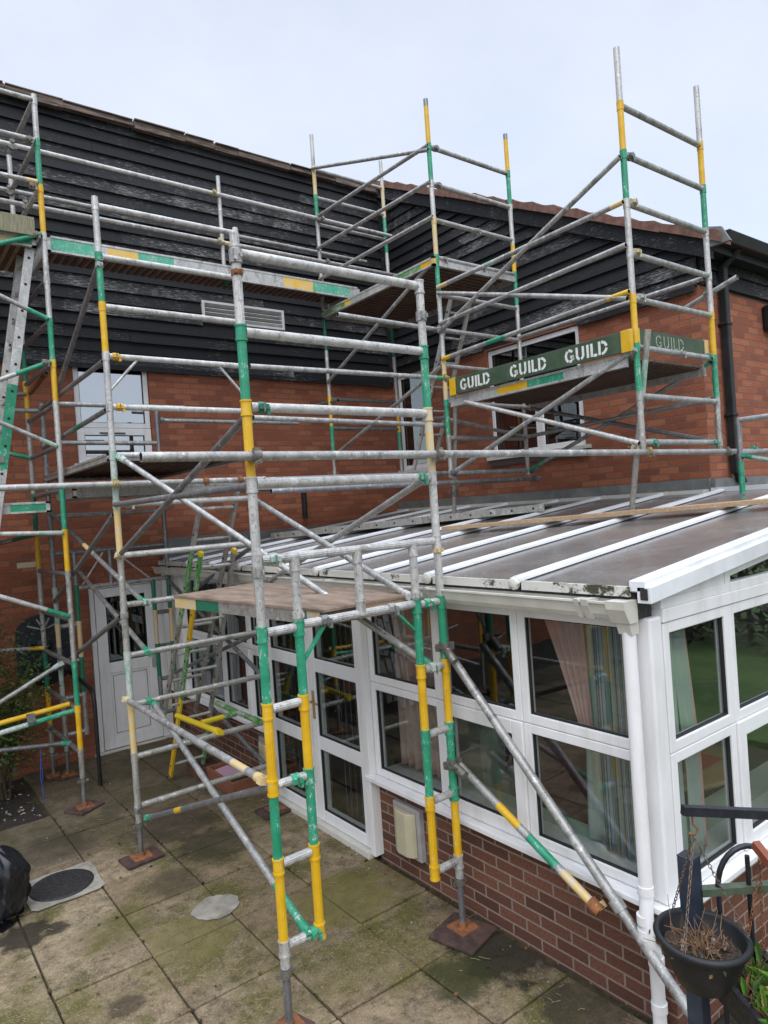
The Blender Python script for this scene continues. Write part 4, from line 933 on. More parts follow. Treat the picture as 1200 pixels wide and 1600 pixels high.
# louvred vent in the cladding
mb = MB(); x0, x1, z0, z1 = ventA
mb.box((x0, 8.64, z0), (x0 + .035, 8.71, z1), 'louvre'); mb.box((x1 - .035, 8.64, z0), (x1, 8.71, z1), 'louvre'); mb.box((x0 + .035, 8.64, z0), (x1 - .035, 8.71, z0 + .03), 'louvre'); mb.box((x0 + .035, 8.64, z1 - .03), (x1 - .035, 8.71, z1), 'louvre')
for k in range(4): mb.obox(((x0 + x1) / 2, 8.675, z0 + .065 + k * .055), ((x1 - x0) / 2 - .036, 0, 0), (0, .024, -.014), (0, .002, .003), 'louvre')
mb.box((x0 + .03, 8.70, z0 + .02), (x1 - .03, 8.708, z1 - .02), 'dark_hole'); mb.build('louvre_vent', H)

def pane_frame(parent, fn, u0, u1, w0, w1, fw=.06, d0=-.05, d1=.012, mat='upvc', glassm='glass', name='window', pane=True, rails=(), posts=()):
    """a framed opening; bars butt end to end"""
    mb = MB()
    mb.box(fn(u0, w0, d0), fn(u0 + fw, w1, d1), mat); mb.box(fn(u1 - fw, w0, d0), fn(u1, w1, d1), mat)
    mb.box(fn(u0 + fw, w0, d0), fn(u1 - fw, w0 + fw, d1), mat); mb.box(fn(u0 + fw, w1 - fw, d0), fn(u1 - fw, w1, d1), mat)
    for w in rails: mb.box(fn(u0 + fw, w - fw * .6, d0), fn(u1 - fw, w + fw * .6, d1 - .003), mat)
    o = mb.build(name, parent, bevel=.005)
    ws = [w0 + fw] + [x for w in rails for x in (w - fw * .6, w + fw * .6)] + [w1 - fw]
    for i in range(0, len(ws), 2):
        a, b_, c, d = u0 + fw, u1 - fw, ws[i], ws[i + 1]
        g = MB(); t = .0065; dm = d1 - .012
        g.box(fn(a, c, dm - .022), fn(a + t, d, dm), 'gasket'); g.box(fn(b_ - t, c, dm - .022), fn(b_, d, dm), 'gasket')
        g.box(fn(a + t, c, dm - .022), fn(b_ - t, c + t, dm), 'gasket'); g.box(fn(a + t, d - t, dm - .022), fn(b_ - t, d, dm), 'gasket'); g.build('gasket', o)
        g = MB(); g.box(fn(a + t, c + t, dm - .020), fn(b_ - t, d - t, dm - .016), glassm); g.build('pane', o)
    return o
# window in wall A: fixed light above, opening sash below
w = pane_frame(H, FA, 2.16, 3.05, 3.46, 4.71, .055, -.10, -.03, rails=(), glassm='glass_dark', name='window') if 0 else None
pane_frame(H, FA, 2.16, 3.045, 3.90, 4.71, .06, -.10, -.03, glassm='glass_sky')
o = pane_frame(H, FA, 2.16, 3.045, 3.47, 3.895, .085, -.10, -.022, glassm='glass_sky')
mb = MB(); mb.box(FA(2.10, 3.42, .03), FA(3.10, 3.465, -.10), 'upvc'); mb.build('sill', o, bevel=.004)
mb = MB(); mb.box(FA(2.42, 3.828, -.0215), FA(2.72, 3.842, -.005), 'gasket'); mb.build('handle', o)
# gable windows in wall B
FBr = FB
pane_frame(H, FB, 5.09, 6.585, 4.105, 4.71, .06, -.10, -.03, glassm='glass_dark'); pane_frame(H, FB, 5.09, 5.775, 3.28, 4.10, .07, -.10, -.026, glassm='glass_dark'); pane_frame(H, FB, 5.78, 6.585, 3.28, 4.10, .055, -.10, -.03, glassm='glass_dark')
mb = MB(); mb.box(FB(5.0, 3.235, .05), FB(6.66, 3.278, -.1), 'upvc_old'); mb.build('sill', H); mb = MB(); mb.box(FB(5.02, 3.15, .035), FB(6.62, 3.23, -.02), 'timber_dark'); mb.build('sub_sill', H)
pane_frame(H, FB, 7.93, 8.555, 3.27, 4.75, .06, -.10, -.03, glassm='glass_dark'); mb = MB(); mb.box(FB(7.86, 3.20, .05), FB(8.6, 3.262, -.1), 'upvc'); mb.build('sill', H)
# white door in wall A
D = MB(); D.box(FA(2.16, .02, -.10), FA(2.215, 2.02, -.02), 'upvc'); D.box(FA(2.94, .02, -.10), FA(3.07, 2.02, -.02), 'upvc'); D.box(FA(2.215, 1.965, -.10), FA(2.94, 2.02, -.02), 'upvc'); D.box(FA(2.1, -.05, .02), FA(3.075, .018, -.12), 'upvc_old'); D.build('door_frame', H, bevel=.004)
D = MB(); a0, a1 = 2.222, 2.932
D.box(FA(a0, .03, -.09), FA(a0 + .12, 1.958, -.012), 'upvc'); D.box(FA(a1 - .12, .03, -.09), FA(a1, 1.958, -.012), 'upvc')
for w0, w1 in ((.03, .17), (.93, 1.06), (1.85, 1.958)): D.box(FA(a0 + .12, w0, -.09), FA(a1 - .12, w1, -.012), 'upvc')
D.box(FA(a0 + .122, .172, -.085), FA(a1 - .122, .928, -.024), 'upvc'); door = D.build('door', H, bevel=.005)
D = MB(); t_ = .008
for (a, b_, c, d) in ((a0 + .15, a1 - .15, .2, .205), (a0 + .15, a1 - .15, .895, .9), (a0 + .15, a0 + .155, .205, .895), (a1 - .155, a1 - .15, .205, .895)): D.box(FA(a, c, -.0238), FA(b_, d, -.021), 'gasket')
D.build('groove', door)
D = MB(); D.box(FA(a0 + .122, 1.062, -.05), FA(a1 - .122, 1.848, -.046), 'glass_dark'); D.build('pane', door)
D = MB(); D.box(FA(a0 + .121, 1.061, -.03), FA(a0 + .131, 1.849, -.020), 'gasket'); D.box(FA(a1 - .131, 1.061, -.03), FA(a1 - .121, 1.849, -.02), 'gasket'); D.box(FA(a0 + .131, 1.061, -.03), FA(a1 - .131, 1.071, -.02), 'gasket'); D.box(FA(a0 + .131, 1.839, -.03), FA(a1 - .131, 1.849, -.02), 'gasket'); D.build('gasket', door)
D = MB(); D.box(FA(a1 - .085, .92, -.011), FA(a1 - .03, 1.08, .03), 'vent_grey'); D.build('handle', door)
mb = MB(); mb.box(FA(1.42, 2.30, .001), FA(1.62, 2.36, -.02), 'vent_beige'); mb.build('air_brick', H)
# downpipe, gutter, fascia at the right
mb = MB(); mb.box((7.31, 3.50, 2.80), (7.39, 3.575, 4.98), 'gutter_black'); mb.tube((7.35, 3.535, 2.86), (7.42, 3.50, 2.70), .045, 'gutter_black', 12)
for z in (4.35, 3.4): mb.box((7.295, 3.49, z), (7.405, 3.596, z + .035), 'gutter_black')
mb.tube((7.35, 3.535, 4.96), (7.35, 3.36, 5.10), .04, 'gutter_black', 12); mb.build('downpipe', H, bevel=.01)
mb = MB(); prof = [(3.40, 5.10), (3.28, 5.10), (3.25, 5.19), (3.30, 5.20), (3.31, 5.16), (3.38, 5.16), (3.40, 5.20)]
mb.prism([(3.40, 5.09), (3.29, 5.09), (3.25, 5.18), (3.262, 5.195), (3.40, 5.195)], 6.98, 17, fx, 'gutter_black'); mb.build('gutter', H)
mb = MB(); mb.box((6.86, 3.405, 5.02), (17, 3.43, 5.20), 'gutter_black'); mb.box((6.9, 3.43, 5.04), (17, 3.6, 5.06), 'gutter_black'); mb.prism([(3.20, 5.04), (3.404, 5.04), (3.404, 5.24), (3.28, 5.20)], 6.84, 6.88, fx, 'lead'); mb.build('fascia', H)
mb = MB(); mb.box((8.32, 3.47, 4.40), (8.62, 3.598, 4.69), 'gutter_black'); mb.build('wall_lamp', H, bevel=.03)
mb = MB(); mb.tube((7.16 - 2.0 + .0, 8.64, 2.62), (5.16, 8.64, 3.05), .035, 'black_plastic', 12); mb.build('waste_pipe', H)
# lead flashing over the conservatory roof
mb = MB(); mb.box((6.915, 3.60, 2.60), (6.949, 8.69, 2.77), 'lead'); mb.prism([(6.55, 2.585), (6.949, 2.625), (6.949, 2.64), (6.55, 2.60)], 3.5, 8.68, lambda a, b_, d: (a, d, b_), 'lead')
mb.box((6.95, 3.555, 2.62), (11, 3.599, 2.76), 'lead'); mb.box((3.05, 8.60, 2.2), (6.9, 8.655, 2.50), 'lead'); mb.build('flashing', H)

# ------------------------------------------------------------------ conservatory
C = thing('conservatory', (3.08, 5.0, 0), 'white framed lean-to conservatory with brown roof panels on a brick dwarf wall', 'conservatory')
XC, YG = 3.08, 1.93
FL = lambda u, w, d: (XC - d, u, w); FG = lambda u, w, d: (u, YG - d, w)
mb = MB()
mb.box((3.10, 6.08, -.12), (3.33, 8.69, .618), 'brick_dwarf'); mb.build('dwarf_wall', C, uv=True)
mb = MB(); mb.box((3.10, YG + .02, -.12), (3.33, 4.40, .618), 'brick_dwarf'); mb.box((3.33, YG + .02, -.12), (10.9, YG + .24, .618), 'brick_dwarf')
mb.build('dwarf_wall', C, uv=True)
mb = MB(); mb.box((3.0, YG - .07, .62), (3.36, 4.42, .655), 'upvc'); mb.build('sill', C, bevel=.006); mb = MB(); mb.box((3.0, 6.05, .62), (3.36, 8.68, .655), 'upvc'); mb.build('sill', C, bevel=.006); mb = MB(); mb.box((3.361, YG - .07, .62), (10.9, YG + .26, .655), 'upvc'); mb.build('sill', C, bevel=.006)
mb = MB(); mb.box((3.045, YG - .005, .656), (3.15, YG + .09, 2.07), 'upvc'); mb.build('corner_post', C, bevel=.012)
# left face windows (near part)
def lights(fn, us, w0, wt, w1, sash=(), fw=.05):
    for i in range(len(us) - 1):
        u0, u1 = us[i], us[i + 1]
        for k, (a, b_) in enumerate(((w0, wt), (wt, w1))):
            s = (i, k) in sash
            pane_frame(C, fn, u0 + .0015, u1 - .0015, a + .0015, b_ - .0015, .085 if s else fw, -.055, .018 if s else .004)
lights(FL, [2.03, 2.82, 3.545, 4.36], .657, 1.375, 2.06, sash=((1, 0),), fw=.055)
lights(FL, [6.08, 6.42, 7.06, 8.10], .657, 1.375, 2.06, sash=((1, 0),), fw=.05)
mb = MB(); mb.box((3.03, 8.102, .657), (3.13, 8.68, 2.06), 'upvc'); mb.build('corner_post', C)
# french doors
def fdoor(y0, y1, hinge):
    o = pane_frame(C, FL, y0, y1, .05, 1.99, .095, -.06, .03, name='door', rails=(.73, 1.395))
    for z in ((.35, 1.2, 1.78) if hinge else ()):
        mb = MB(); mb.box(FL(y0 - .045, z, .031), FL(y0 - .005, z + .07, .05), 'upvc'); mb.tube(FL(y0 - .012, z - .03, .045), FL(y0 - .012, z + .09, .045), .012, 'upvc', 8); mb.build('hinge', o)
    return o
d1 = fdoor(4.43, 5.235, True); d2 = fdoor(5.245, 6.02, False)
mb = MB(); mb.box(FL(5.165, .93, .031), FL(5.195, 1.17, .04), 'wood_table'); mb.tube(FL(5.18, 1.08, .04), FL(5.18, 1.08, .075), .009, 'wood_table', 8); mb.tube(FL(5.18, 1.08, .07), FL(5.06, 1.08, .07), .008, 'wood_table', 8); mb.build('handle', d1)
mb = MB(); mb.box((3.02, 4.365, .03), (3.14, 4.425, 2.06), 'upvc'); mb.box((3.02, 6.025, .03), (3.14, 6.075, 2.06), 'upvc'); mb.box((3.02, 4.43, 1.995), (3.14, 6.02, 2.06), 'upvc'); mb.box((3.0, 4.43, -.01), (3.16, 6.02, .045), 'upvc_old'); mb.build('door_frame', C, bevel=.004)
# gable lights
lights(FG, [3.155, 3.82, 4.62, 5.40, 6.16, 6.93, 7.7, 8.5, 9.3, 10.1, 10.9], .657, 1.375, 2.03, sash=((1, 0), (4, 0)), fw=.055)
mb = MB(); mb.box((3.152, YG - .012, 2.033), (10.9, YG + .055, 2.10), 'upvc'); mb.box((3.152, YG - .006, 2.1005), (10.9, YG + .055, 2.15), 'upvc'); mb.build('head_rail', C, bevel=.004)
zr = lambda x: 2.215 + (x - 2.98) * .1025 if x < 6.95 else 2.215 + (2 * 6.95 - x - 2.98) * .1025
mb = MB()
fy = lambda a, b_, d: (a, d, b_)
for (x0, x1) in ((2.975, 6.95), (6.952, 10.95)):
    mb.prism([(x0, zr(x0) - .06), (x1, zr(x1) - .06), (x1, zr(x1) + .020), (x0, zr(x0) + .020)], YG - .065, YG + .01, fy, 'bar_white')
    mb.prism([(x0, zr(x0) - .005), (x1, zr(x1) - .005), (x1, zr(x1) + .048), (x0, zr(x0) + .048)], YG - .035, YG + .05, fy, 'bar_white')
mb.box((2.968, YG - .05, zr(2.95) - .04), (2.9745, YG - .01, zr(2.95) + .015), 'iron'); mb.build('rake_trim', C, bevel=.004)
mb = MB(); xa, xb = 3.95, 6.95
mb.prism([(3.16, 2.1505), (10.9, 2.1505), (10.9, 2.19), (6.95, zr(6.95) - .10), (6.95, zr(6.95) - .06), (3.16, zr(3.16) - .061)], YG + .0, YG + .05, fy, 'upvc') if 0 else None
mb.prism([(3.16, 2.151), (3.80, 2.151), (3.80, zr(3.80) - .061), (3.16, zr(3.16) - .061)], YG, YG + .05, fy, 'upvc')
for x0 in (3.83, 4.62, 5.40, 6.16, 6.92): mb.prism([(x0 - .028, 2.151), (x0 + .028, 2.151), (x0 + .028, zr(x0 + .028) - .061), (x0 - .028, zr(x0 - .028) - .061)], YG - .004, YG + .054, fy, 'upvc')
mb.prism([(3.86, zr(3.86) - .12), (6.95, zr(6.95) - .12), (6.95, zr(6.95) - .061), (3.86, zr(3.86) - .061)], YG + .002, YG + .05, fy, 'upvc'); mb.build('fanlight_frame', C)
mb = MB(); mb.prism([(3.86, 2.152), (6.9, 2.152), (6.9, zr(6.9) - .121), (3.86, zr(3.86) - .121)], YG + .02, YG + .024, fy, 'glass'); mb.build('fanlight_pane', C)
# roof panels and bars
barsY = [2.70, 3.455, 4.06, 4.84, 5.43, 6.26, 6.95, 7.6, 8.3]
edges = [YG] + barsY + [8.60]
for i in range(len(edges) - 1):
    y0, y1 = edges[i] + .004, edges[i + 1] - .004
    mb = MB(); mb.prism([(2.98, zr(2.98) - .012), (6.94, zr(6.94) - .012), (6.94, zr(6.94) + .012), (2.98, zr(2.98) + .012)], y0, y1, fy, 'polycarbonate'); mb.build('roof_panel', C)
mb = MB(); mb.prism([(6.96, zr(6.96) - .012), (10.94, zr(10.94) - .012), (10.94, zr(10.94) + .012), (6.96, zr(6.96) + .012)], YG, 3.55, fy, 'polycarbonate'); mb.build('roof_panel', C)
for y in barsY:
    mb = MB(); pr = [(-.036, .012), (-.030, .036), (-.012, .046), (.012, .046), (.030, .036), (.036, .012)]
    vs = [(x, y + a, zr(x) + b_) for x in (2.955, 6.90) for a, b_ in pr]; n = len(pr)
    mb.add(vs, [tuple(range(n)), tuple(range(n, 2 * n))[::-1]] + [(i, i + n, (i + 1) % n + n, (i + 1) % n) for i in range(n)], 'bar_white')
    o = mb.build('glazing_bar', C)
    mb = MB(); mb.prism([(2.97, zr(2.97) + .0125), (6.90, zr(6.90) + .0125), (6.90, zr(6.90) + .018), (2.97, zr(2.97) + .018)], y - .042, y + .042, fy, 'gasket'); mb.build('gasket', o)  # dark gasket strip, also painting in the contact shadow along the bar
    mb = MB(); mb.lathe((2.935, y, zr(2.95) + .008), [(.001, -.004), (.030, -.002), (.037, .006), (.037, .02)], 'eave_trim', 14, (0, 1, 0), (0, 0, 1), (1, 0, 0)); mb.build('end_cap', o)
mb = MB()
for i in range(len(edges) - 1): mb.box((2.957, edges[i] + .045, zr(2.98) - .03), (2.978, edges[i + 1] - .045, zr(2.98) + .02), 'eave_trim')
mb.build('eave_trim', C)
mb = MB(); mb.box((2.99, YG + .03, 2.07), (3.12, 8.6, 2.195), 'iron'); mb.build('eave_beam', C)
mb = MB(); mb.prism([(2.99, 2.075), (2.93, 2.075), (2.912, 2.10), (2.898, 2.15), (2.885, 2.155), (2.885, 2.165), (2.905, 2.165), (2.915, 2.12), (2.975, 2.12), (2.99, 2.165)], 2.02, 8.6, fy, 'upvc_old')
for y in (2.22, 3.4, 4.6, 5.8): mb.prism([(2.995, 2.07), (2.925, 2.07), (2.89, 2.145), (2.88, 2.17), (2.905, 2.17), (2.995, 2.168)], y, y + .03, fy, 'upvc_old')
mb.prism([(2.995, 2.068), (2.922, 2.068), (2.884, 2.14), (2.876, 2.172), (2.995, 2.17)], 2.16, 2.20, fy, 'upvc_old')
mb.prism([(2.995, 2.06), (2.925, 2.06), (2.886, 2.13), (2.882, 2.17), (2.995, 2.17)], 1.955, 2.06, fy, 'upvc_old'); mb.prism([(3.015, 2.0), (2.955, 2.0), (2.935, 2.059), (3.015, 2.059)], 1.968, 2.042, fy, 'upvc_old')
mb.box((3.0, 1.99, 2.062), (3.06, 8.6, 2.13), 'upvc_old'); mb.build('gutter', C)
# white downpipe with swan neck
mb = MB(); xd, yd = 2.985, 2.005
mb.tube((xd, yd, .72), (xd, yd, 2.04), .034, 'upvc', 18)
mb.path([(xd, yd, .73), (xd, yd, .68), (xd + .005, yd + .003, .64), (xd + .04, yd + .01, .56), (xd + .045, yd + .012, .52), (xd + .045, yd + .012, .47)], .036, 'upvc', 18) if 0 else None
mb.path([(xd, yd, .74), (xd - .004, yd, .67), (xd - .022, yd - .008, .62), (xd - .022, yd - .008, .50), (xd - .006, yd - .004, .45), (xd + .035, yd + .0, .42), (xd + .05, yd + .004, .37), (xd + .05, yd + .004, .02)], .034, 'upvc', 18)
for z, dx in ((.735, 0), (.60, -.022), (.53, -.022), (.36, .05), (.13, .05)): mb.tube((xd + dx, yd + .002, z - .022), (xd + dx, yd + .002, z + .022), .0395, 'upvc', 18)
mb.build('downpipe', C)
# ridge and right hand wall
mb = MB(); mb.box((6.86, YG - .02, zr(6.95) + .004), (7.04, 3.56, zr(6.95) + .05), 'bar_white'); mb.box((6.6, 3.6, 2.60), (6.9, 8.6, 2.625), 'upvc_old') if 0 else None; mb.build('ridge', C)
mb = MB(); mb.box((6.78, 3.60, 2.608), (6.905, 8.55, 2.66), 'upvc_old'); mb.build('wall_bar', C)
mb = MB(); mb.box((10.7, YG + .26, -.1), (10.9, 3.58, .62), 'brick_dwarf'); mb.build('dwarf_wall', C, uv=True)
for i in range(2): pane_frame(C, lambda u, w, d: (10.88 + d, u, w), YG + .1 + i * .77, YG + .86 + i * .77, .66, 2.1, .06)
mb = MB(); mb.box((3.34, YG + .27, -.11), (10.7, 8.41, .0), 'carpet'); mb.build('floor', C)
mb = MB(); mb.box((6.88, 3.62, .0), (6.91, 8.40, 2.5), 'room'); mb.box((3.34, 8.40, .0), (6.87, 8.43, 2.18), 'room'); mb.box((6.92, 3.50, 0), (10.7, 3.54, 2.4), 'room'); mb.build('shade_lining', C)  # dark panels added to darken the interior; shade put into their colour
mb = MB(); mb.box((3.34, YG + .27, .60), (10.6, YG + .50, .64), 'sill_pale'); mb.build('inner_sill', C); mb = MB(); mb.box((3.34, 2.45, .60), (3.52, 4.36, .64), 'sill_pale'); mb.build('inner_sill', C)
# wall vents (beige covers) on the dwarf wall
for y, lab in ((3.995, 'a'), (6.15, 'b')):
    mb = MB(); mb.box((3.055, y - .15, .16), (3.099, y + .15, .53), 'vent_grey'); o = mb.build('flue_vent', C, bevel=.004)
    mb = MB(); q = [(y - .115, 3.052), (y + .115, 3.052), (y + .10, 3.02), (y + .05, 2.998), (y - .05, 2.998), (y - .10, 3.02)]
    mb.prism(q, .185, .50, lambda a, b_, d: (b_, a, d), 'vent_beige'); mb.build('vent_cover', o, bevel=.008)

# ------------------------------------------------------------------ behind the glass
def curtain(fn, us, w0, w1, amp, nf, mat, label, sweep=None, th=.006, uvw=False):
    """pleated cloth: us=(u0,u1) at top; sweep(t)->(u0,u1) for height fraction t from the top"""
    mb = MB(); nu, nw = nf * 6, 14; vs = []
    for j in range(nw + 1):
        t = j / nw; a, b_ = sweep(t) if sweep else us
        for i in range(nu + 1):
            s_ = i / nu; vs.append(fn(a + (b_ - a) * s_, w1 + (w0 - w1) * t, -amp * math.sin(s_ * nf * 2 * PI) * (.6 + .4 * t)))
    fs = [(j * (nu + 1) + i, j * (nu + 1) + i + 1, (j + 1) * (nu + 1) + i + 1, (j + 1) * (nu + 1) + i) for j in range(nw) for i in range(nu)]
    mb.add(vs, fs, mat, True); c = vs[len(vs) // 2]
    o = mb.build('curtain', root=c, uv=uvw)
    so = o.modifiers.new('Solidify', 'SOLIDIFY'); so.thickness = th
    return tag(o, label, 'curtain')
FLi = lambda u, w, d: (XC + .22 - d, u, w); FGi = lambda u, w, d: (u, YG + .24 - d, w)
curtain(FLi, (3.72, 4.32), .70, 2.0, .035, 7, 'curtain_dusk', 'dusky pink pleated curtain behind the glass right of the french doors', lambda t: (3.72 + .10 * math.exp(-((t - .55) / .12) ** 2), 4.30))
curtain(FLi, (2.52, 2.83), 1.25, 2.0, .025, 4, 'curtain_pink', 'pale pink curtain swept aside in the window nearest the corner post', lambda t: (2.52 - .02 * t, 2.82 - .28 * t ** .9))
curtain(lambda u, w, d: (XC + .20 - d, u, w), (2.11, 2.44), .68, 2.0, .012, 5, 'string_curtain', 'striped string curtain beside the corner post of the conservatory', None, .004, True)
curtain(lambda u, w, d: (XC + .25 - d, u, w), (2.40, 2.56), .68, 1.98, .012, 2, 'curtain_grey', 'narrow pale grey curtain between the pink curtain and the striped strings', lambda t: (2.38, 2.54 + .06 * t))
curtain(lambda u, w, d: (u, YG + .11 - d, w), (3.24, 3.41), .68, 2.0, .012, 2, 'curtain_grey', 'pale grey-green curtain hanging behind the gable pane next to the corner', lambda t: (3.22, 3.41 + .03 * t))
curtain(lambda u, w, d: (u, YG + .13 - d, w), (3.43, 3.56), .68, 2.0, .014, 2, 'curtain_grey', 'grey-green curtain folded to the middle of the first gable pane', lambda t: (3.42 + .09 * min(t * 1.6, 1), 3.555 + .07 * min(t * 1.6, 1)))
curtain(lambda u, w, d: (u, YG + .15 - d, w), (3.57, 3.60), .68, 2.0, .006, 1, 'curtain_pink', 'thin pink curtain edge beside the grey-green one in the gable pane', lambda t: (3.575 + .07 * min(t * 1.6, 1), 3.60 + .10 * min(t * 1.6, 1)))
def blind(y0, y1, label, n):
    t = thing('vertical_blind', (XC + .2, (y0 + y1) / 2, 2.0), label, 'blind')
    mb = MB(); mb.box((XC + .17, y0, 1.95), (XC + .23, y1, 1.99), 'upvc_old'); mb.build('head_rail', t)
    for i in range(n):
        y = y0 + (y1 - y0) * (i + .5) / n; a = random.uniform(.5, .9); w_ = (y1 - y0) / n * .48
        mb = MB(); mb.obox((XC + .2, y, 1.01), (w_ * math.sin(a), w_ * math.cos(a), 0), (math.cos(a) * .001, -math.sin(a) * .001, 0), (0, 0, .93), 'blind'); mb.build('slat', t)
blind(4.52, 5.16, 'dark grey vertical blind inside the french door with the brass handle', 8); blind(5.32, 5.95, 'dark grey vertical blind inside the far french door leaf', 8)
blind(6.45, 7.05, 'dark vertical blind inside the conservatory window left of the doors', 8); blind(7.1, 8.05, 'dark vertical blind inside the conservatory window nearest the house door', 12)
curtain(lambda u, w, d: (XW + .17 + d, u, w), (6.14, 6.47), 3.3, 4.66, .03, 4, 'curtain_red', 'red curtain inside the gable window behind the lettered platform'); curtain(lambda u, w, d: (XW + .15 + d, u, w), (6.50, 6.62), 3.3, 4.66, .02, 2, 'curtain_cream', 'cream curtain at the far edge of the gable window')
# armchair, table, mat, mug
t = thing('armchair', (3.95, 4.0, 0), 'pale grey-green armchair seen through the lower conservatory panes', 'armchair')
mb = MB(); mb.box((3.60, 3.65, .12), (4.3, 4.45, .45), 'sofa'); mb.build('seat', t, bevel=.06)
mb = MB(); mb.box((3.60, 3.65, .40), (3.82, 4.45, 1.02), 'sofa'); mb.build('backrest', t, bevel=.09)
for y in (3.57, 4.33):
    mb = MB(); mb.box((3.7, y, .12), (4.35, y + .18, .66), 'sofa'); mb.build('armrest', t, bevel=.06)
t = thing('table', (4.5, 2.75, 0), 'light wooden round table behind the gable glass', 'table')
mb = MB(); mb.lathe((4.5, 2.85, .74), [(.001, .03), (.52, .03), (.54, .015), (.52, -.01), (.001, -.01)], 'wood_table', 40); mb.build('tabletop', t)
for a in range(4):
    mb = MB(); mb.tube((4.5 + .3 * math.cos(a * PI / 2 + .7), 2.85 + .3 * math.sin(a * PI / 2 + .7), .73), (4.5 + .38 * math.cos(a * PI / 2 + .7), 2.85 + .38 * math.sin(a * PI / 2 + .7), 0), .03, 'wood_table', 8, r1=.02); mb.build('leg', t)
mb = MB(); mb.box((4.35, 2.5, .772), (4.75, 2.78, .778), 'mat_red'); tag(mb.build('placemat', root=(4.55, 2.64, .772)), 'red placemat lying on the wooden table behind the gable glass', 'placemat')
t = thing('mug', (3.75, 2.30, .64), 'teal mug on the pale inner sill of the gable window', 'mug')
mb = MB(); mb.lathe((3.75, 2.30, .642), [(.001, 0), (.032, 0), (.040, .09), (.036, .09), (.03, .01), (.001, .01)], 'mug_teal', 20); mb.build('cup', t)
mb = MB(); mb.path([(3.785, 2.30, .715), (3.81, 2.30, .72), (3.822, 2.30, .70), (3.815, 2.30, .675), (3.782, 2.30, .665)], .007, 'mug_teal', 8); mb.build('handle', t)
t = thing('settee', (4.0, 2.95, 0), 'dark wine red settee behind the lower pane next to the corner post', 'settee')
mb = MB(); mb.box((3.62, 2.58, .1), (4.15, 3.45, .45), 'wine_cloth'); mb.build('seat', t, bevel=.06)
mb = MB(); mb.box((3.60, 2.58, .40), (3.80, 3.45, 1.10), 'wine_cloth'); mb.build('backrest', t, bevel=.07)

# ------------------------------------------------------------------ things on the conservatory roof
mb = MB(); a, b_ = V((4.60, 5.04, zr(4.6) + .075)), V((5.95, 1.15, zr(5.95) + .075)); mb.beam(a, b_, .22, .038, 'timber')
tag(mb.build('scaffold_plank', root=tuple(a), bevel=.004), 'long bare timber scaffold plank lying across the white roof bars', 'plank')
t = thing('staging_board', (5.1, 6.4, 2.5), 'grey aluminium staging board with punched sides lying on the far roof bars', 'board')
a, b_ = V((4.36, 7.95, zr(4.36) + .10)), V((5.92, 4.85, zr(5.92) + .09)); d = (b_ - a).normalized(); sd = V((d.y, -d.x, 0)).normalized()
mb = MB(); mb.beam(a, b_, .40, .02, 'aluminium_dull'); mb.build('deck', t)
for sg in (-1, 1):
    mb = MB(); mb.beam(a + sd * sg * .21 - V((0, 0, .02)), b_ + sd * sg * .21 - V((0, 0, .02)), .02, .075, 'aluminium_dull')
    for k in range(15):
        p = a.lerp(b_, (k + .5) / 15) + sd * sg * .221 - V((0, 0, .02)); mb.tube(p - sd * .0, p + sd * sg * .002, .012, 'dark_hole', 8)
    mb.build('side_rail', t)

# ------------------------------------------------------------------ yard things
# bin bag
bmv = MB(); r = random.Random(31); nu, nv = 96, 40; ph = [r.uniform(0, 6.28) for _ in range(12)]
vs = []
for j in range(nv + 1):
    t_ = j / nv; z = .50 * t_; base = .23 * (math.sin(min(t_ * 5, 1) * PI / 2)) * (1 - max(0, t_ - .62) ** 2 * 4.2)
    if j == 0: base = .20
    for i in range(nu):
        a = 2 * PI * i / nu
        rr = base * (1 + .07 * math.sin(2 * a + ph[0] + 2 * t_) + .045 * math.sin(5 * a + ph[1] + 5 * t_) + .04 * math.sin(9 * a + ph[2] - 7 * t_) * (t_ + .3) + .03 * math.sin(15 * a + 11 * t_ + ph[3]) + .02 * math.sin(23 * a - 17 * t_))
        vs.append((.60 + rr * math.cos(a), 5.62 + rr * math.sin(a), z + .012 * math.sin(5 * a + 9 * t_)))
bmv.add(vs, [(j * nu + i, j * nu + (i + 1) % nu, (j + 1) * nu + (i + 1) % nu, (j + 1) * nu + i) for j in range(nv) for i in range(nu)], 'bag', True)
bmv.add([vs[nv * nu + i] for i in range(nu)] + [(.60, 5.62, .515)], [(i, (i + 1) % nu, nu) for i in range(nu)], 'bag', True)
tg = thing('bin_bag', (.60, 5.62, 0), 'full shiny black bin bag at the left edge beside the manhole cover', 'bin bag')
bmv.build('sack', tg)
mb = MB(); mb.path([(.60, 5.62, .49), (.605, 5.625, .53), (.60, 5.62, .56)], [.035, .02, .05], 'bag', 10); mb.build('knot', tg)
# terracotta trough
t = thing('planter', (2.93, 6.6, 0), 'terracotta plant trough holding a pink scrap beside the conservatory wall', 'planter')
mb = MB(); x0, x1, y0, y1 = 2.72, 3.0, 6.25, 6.88
o_ = [(x0 + .02, y0 + .02, .004), (x1 - .02, y0 + .02, .004), (x1 - .02, y1 - .02, .004), (x0 + .02, y1 - .02, .004)]; tp_ = [(x0, y0, .17), (x1, y0, .17), (x1, y1, .17), (x0, y1, .17)]; ti = [(x0 + .025, y0 + .025, .17), (x1 - .025, y0 + .025, .17), (x1 - .025, y1 - .025, .17), (x0 + .025, y1 - .025, .17)]; tb_ = [(a, b_, .10) for a, b_, _ in ti]
q = lambda a, b_: [(a + i, a + (i + 1) % 4, b_ + (i + 1) % 4, b_ + i) for i in range(4)]
mb.add(o_ + tp_ + ti + tb_, [(3, 2, 1, 0)] + q(0, 4) + q(4, 8) + q(8, 12), 'terracotta'); mb.build('trough', t, bevel=.006)
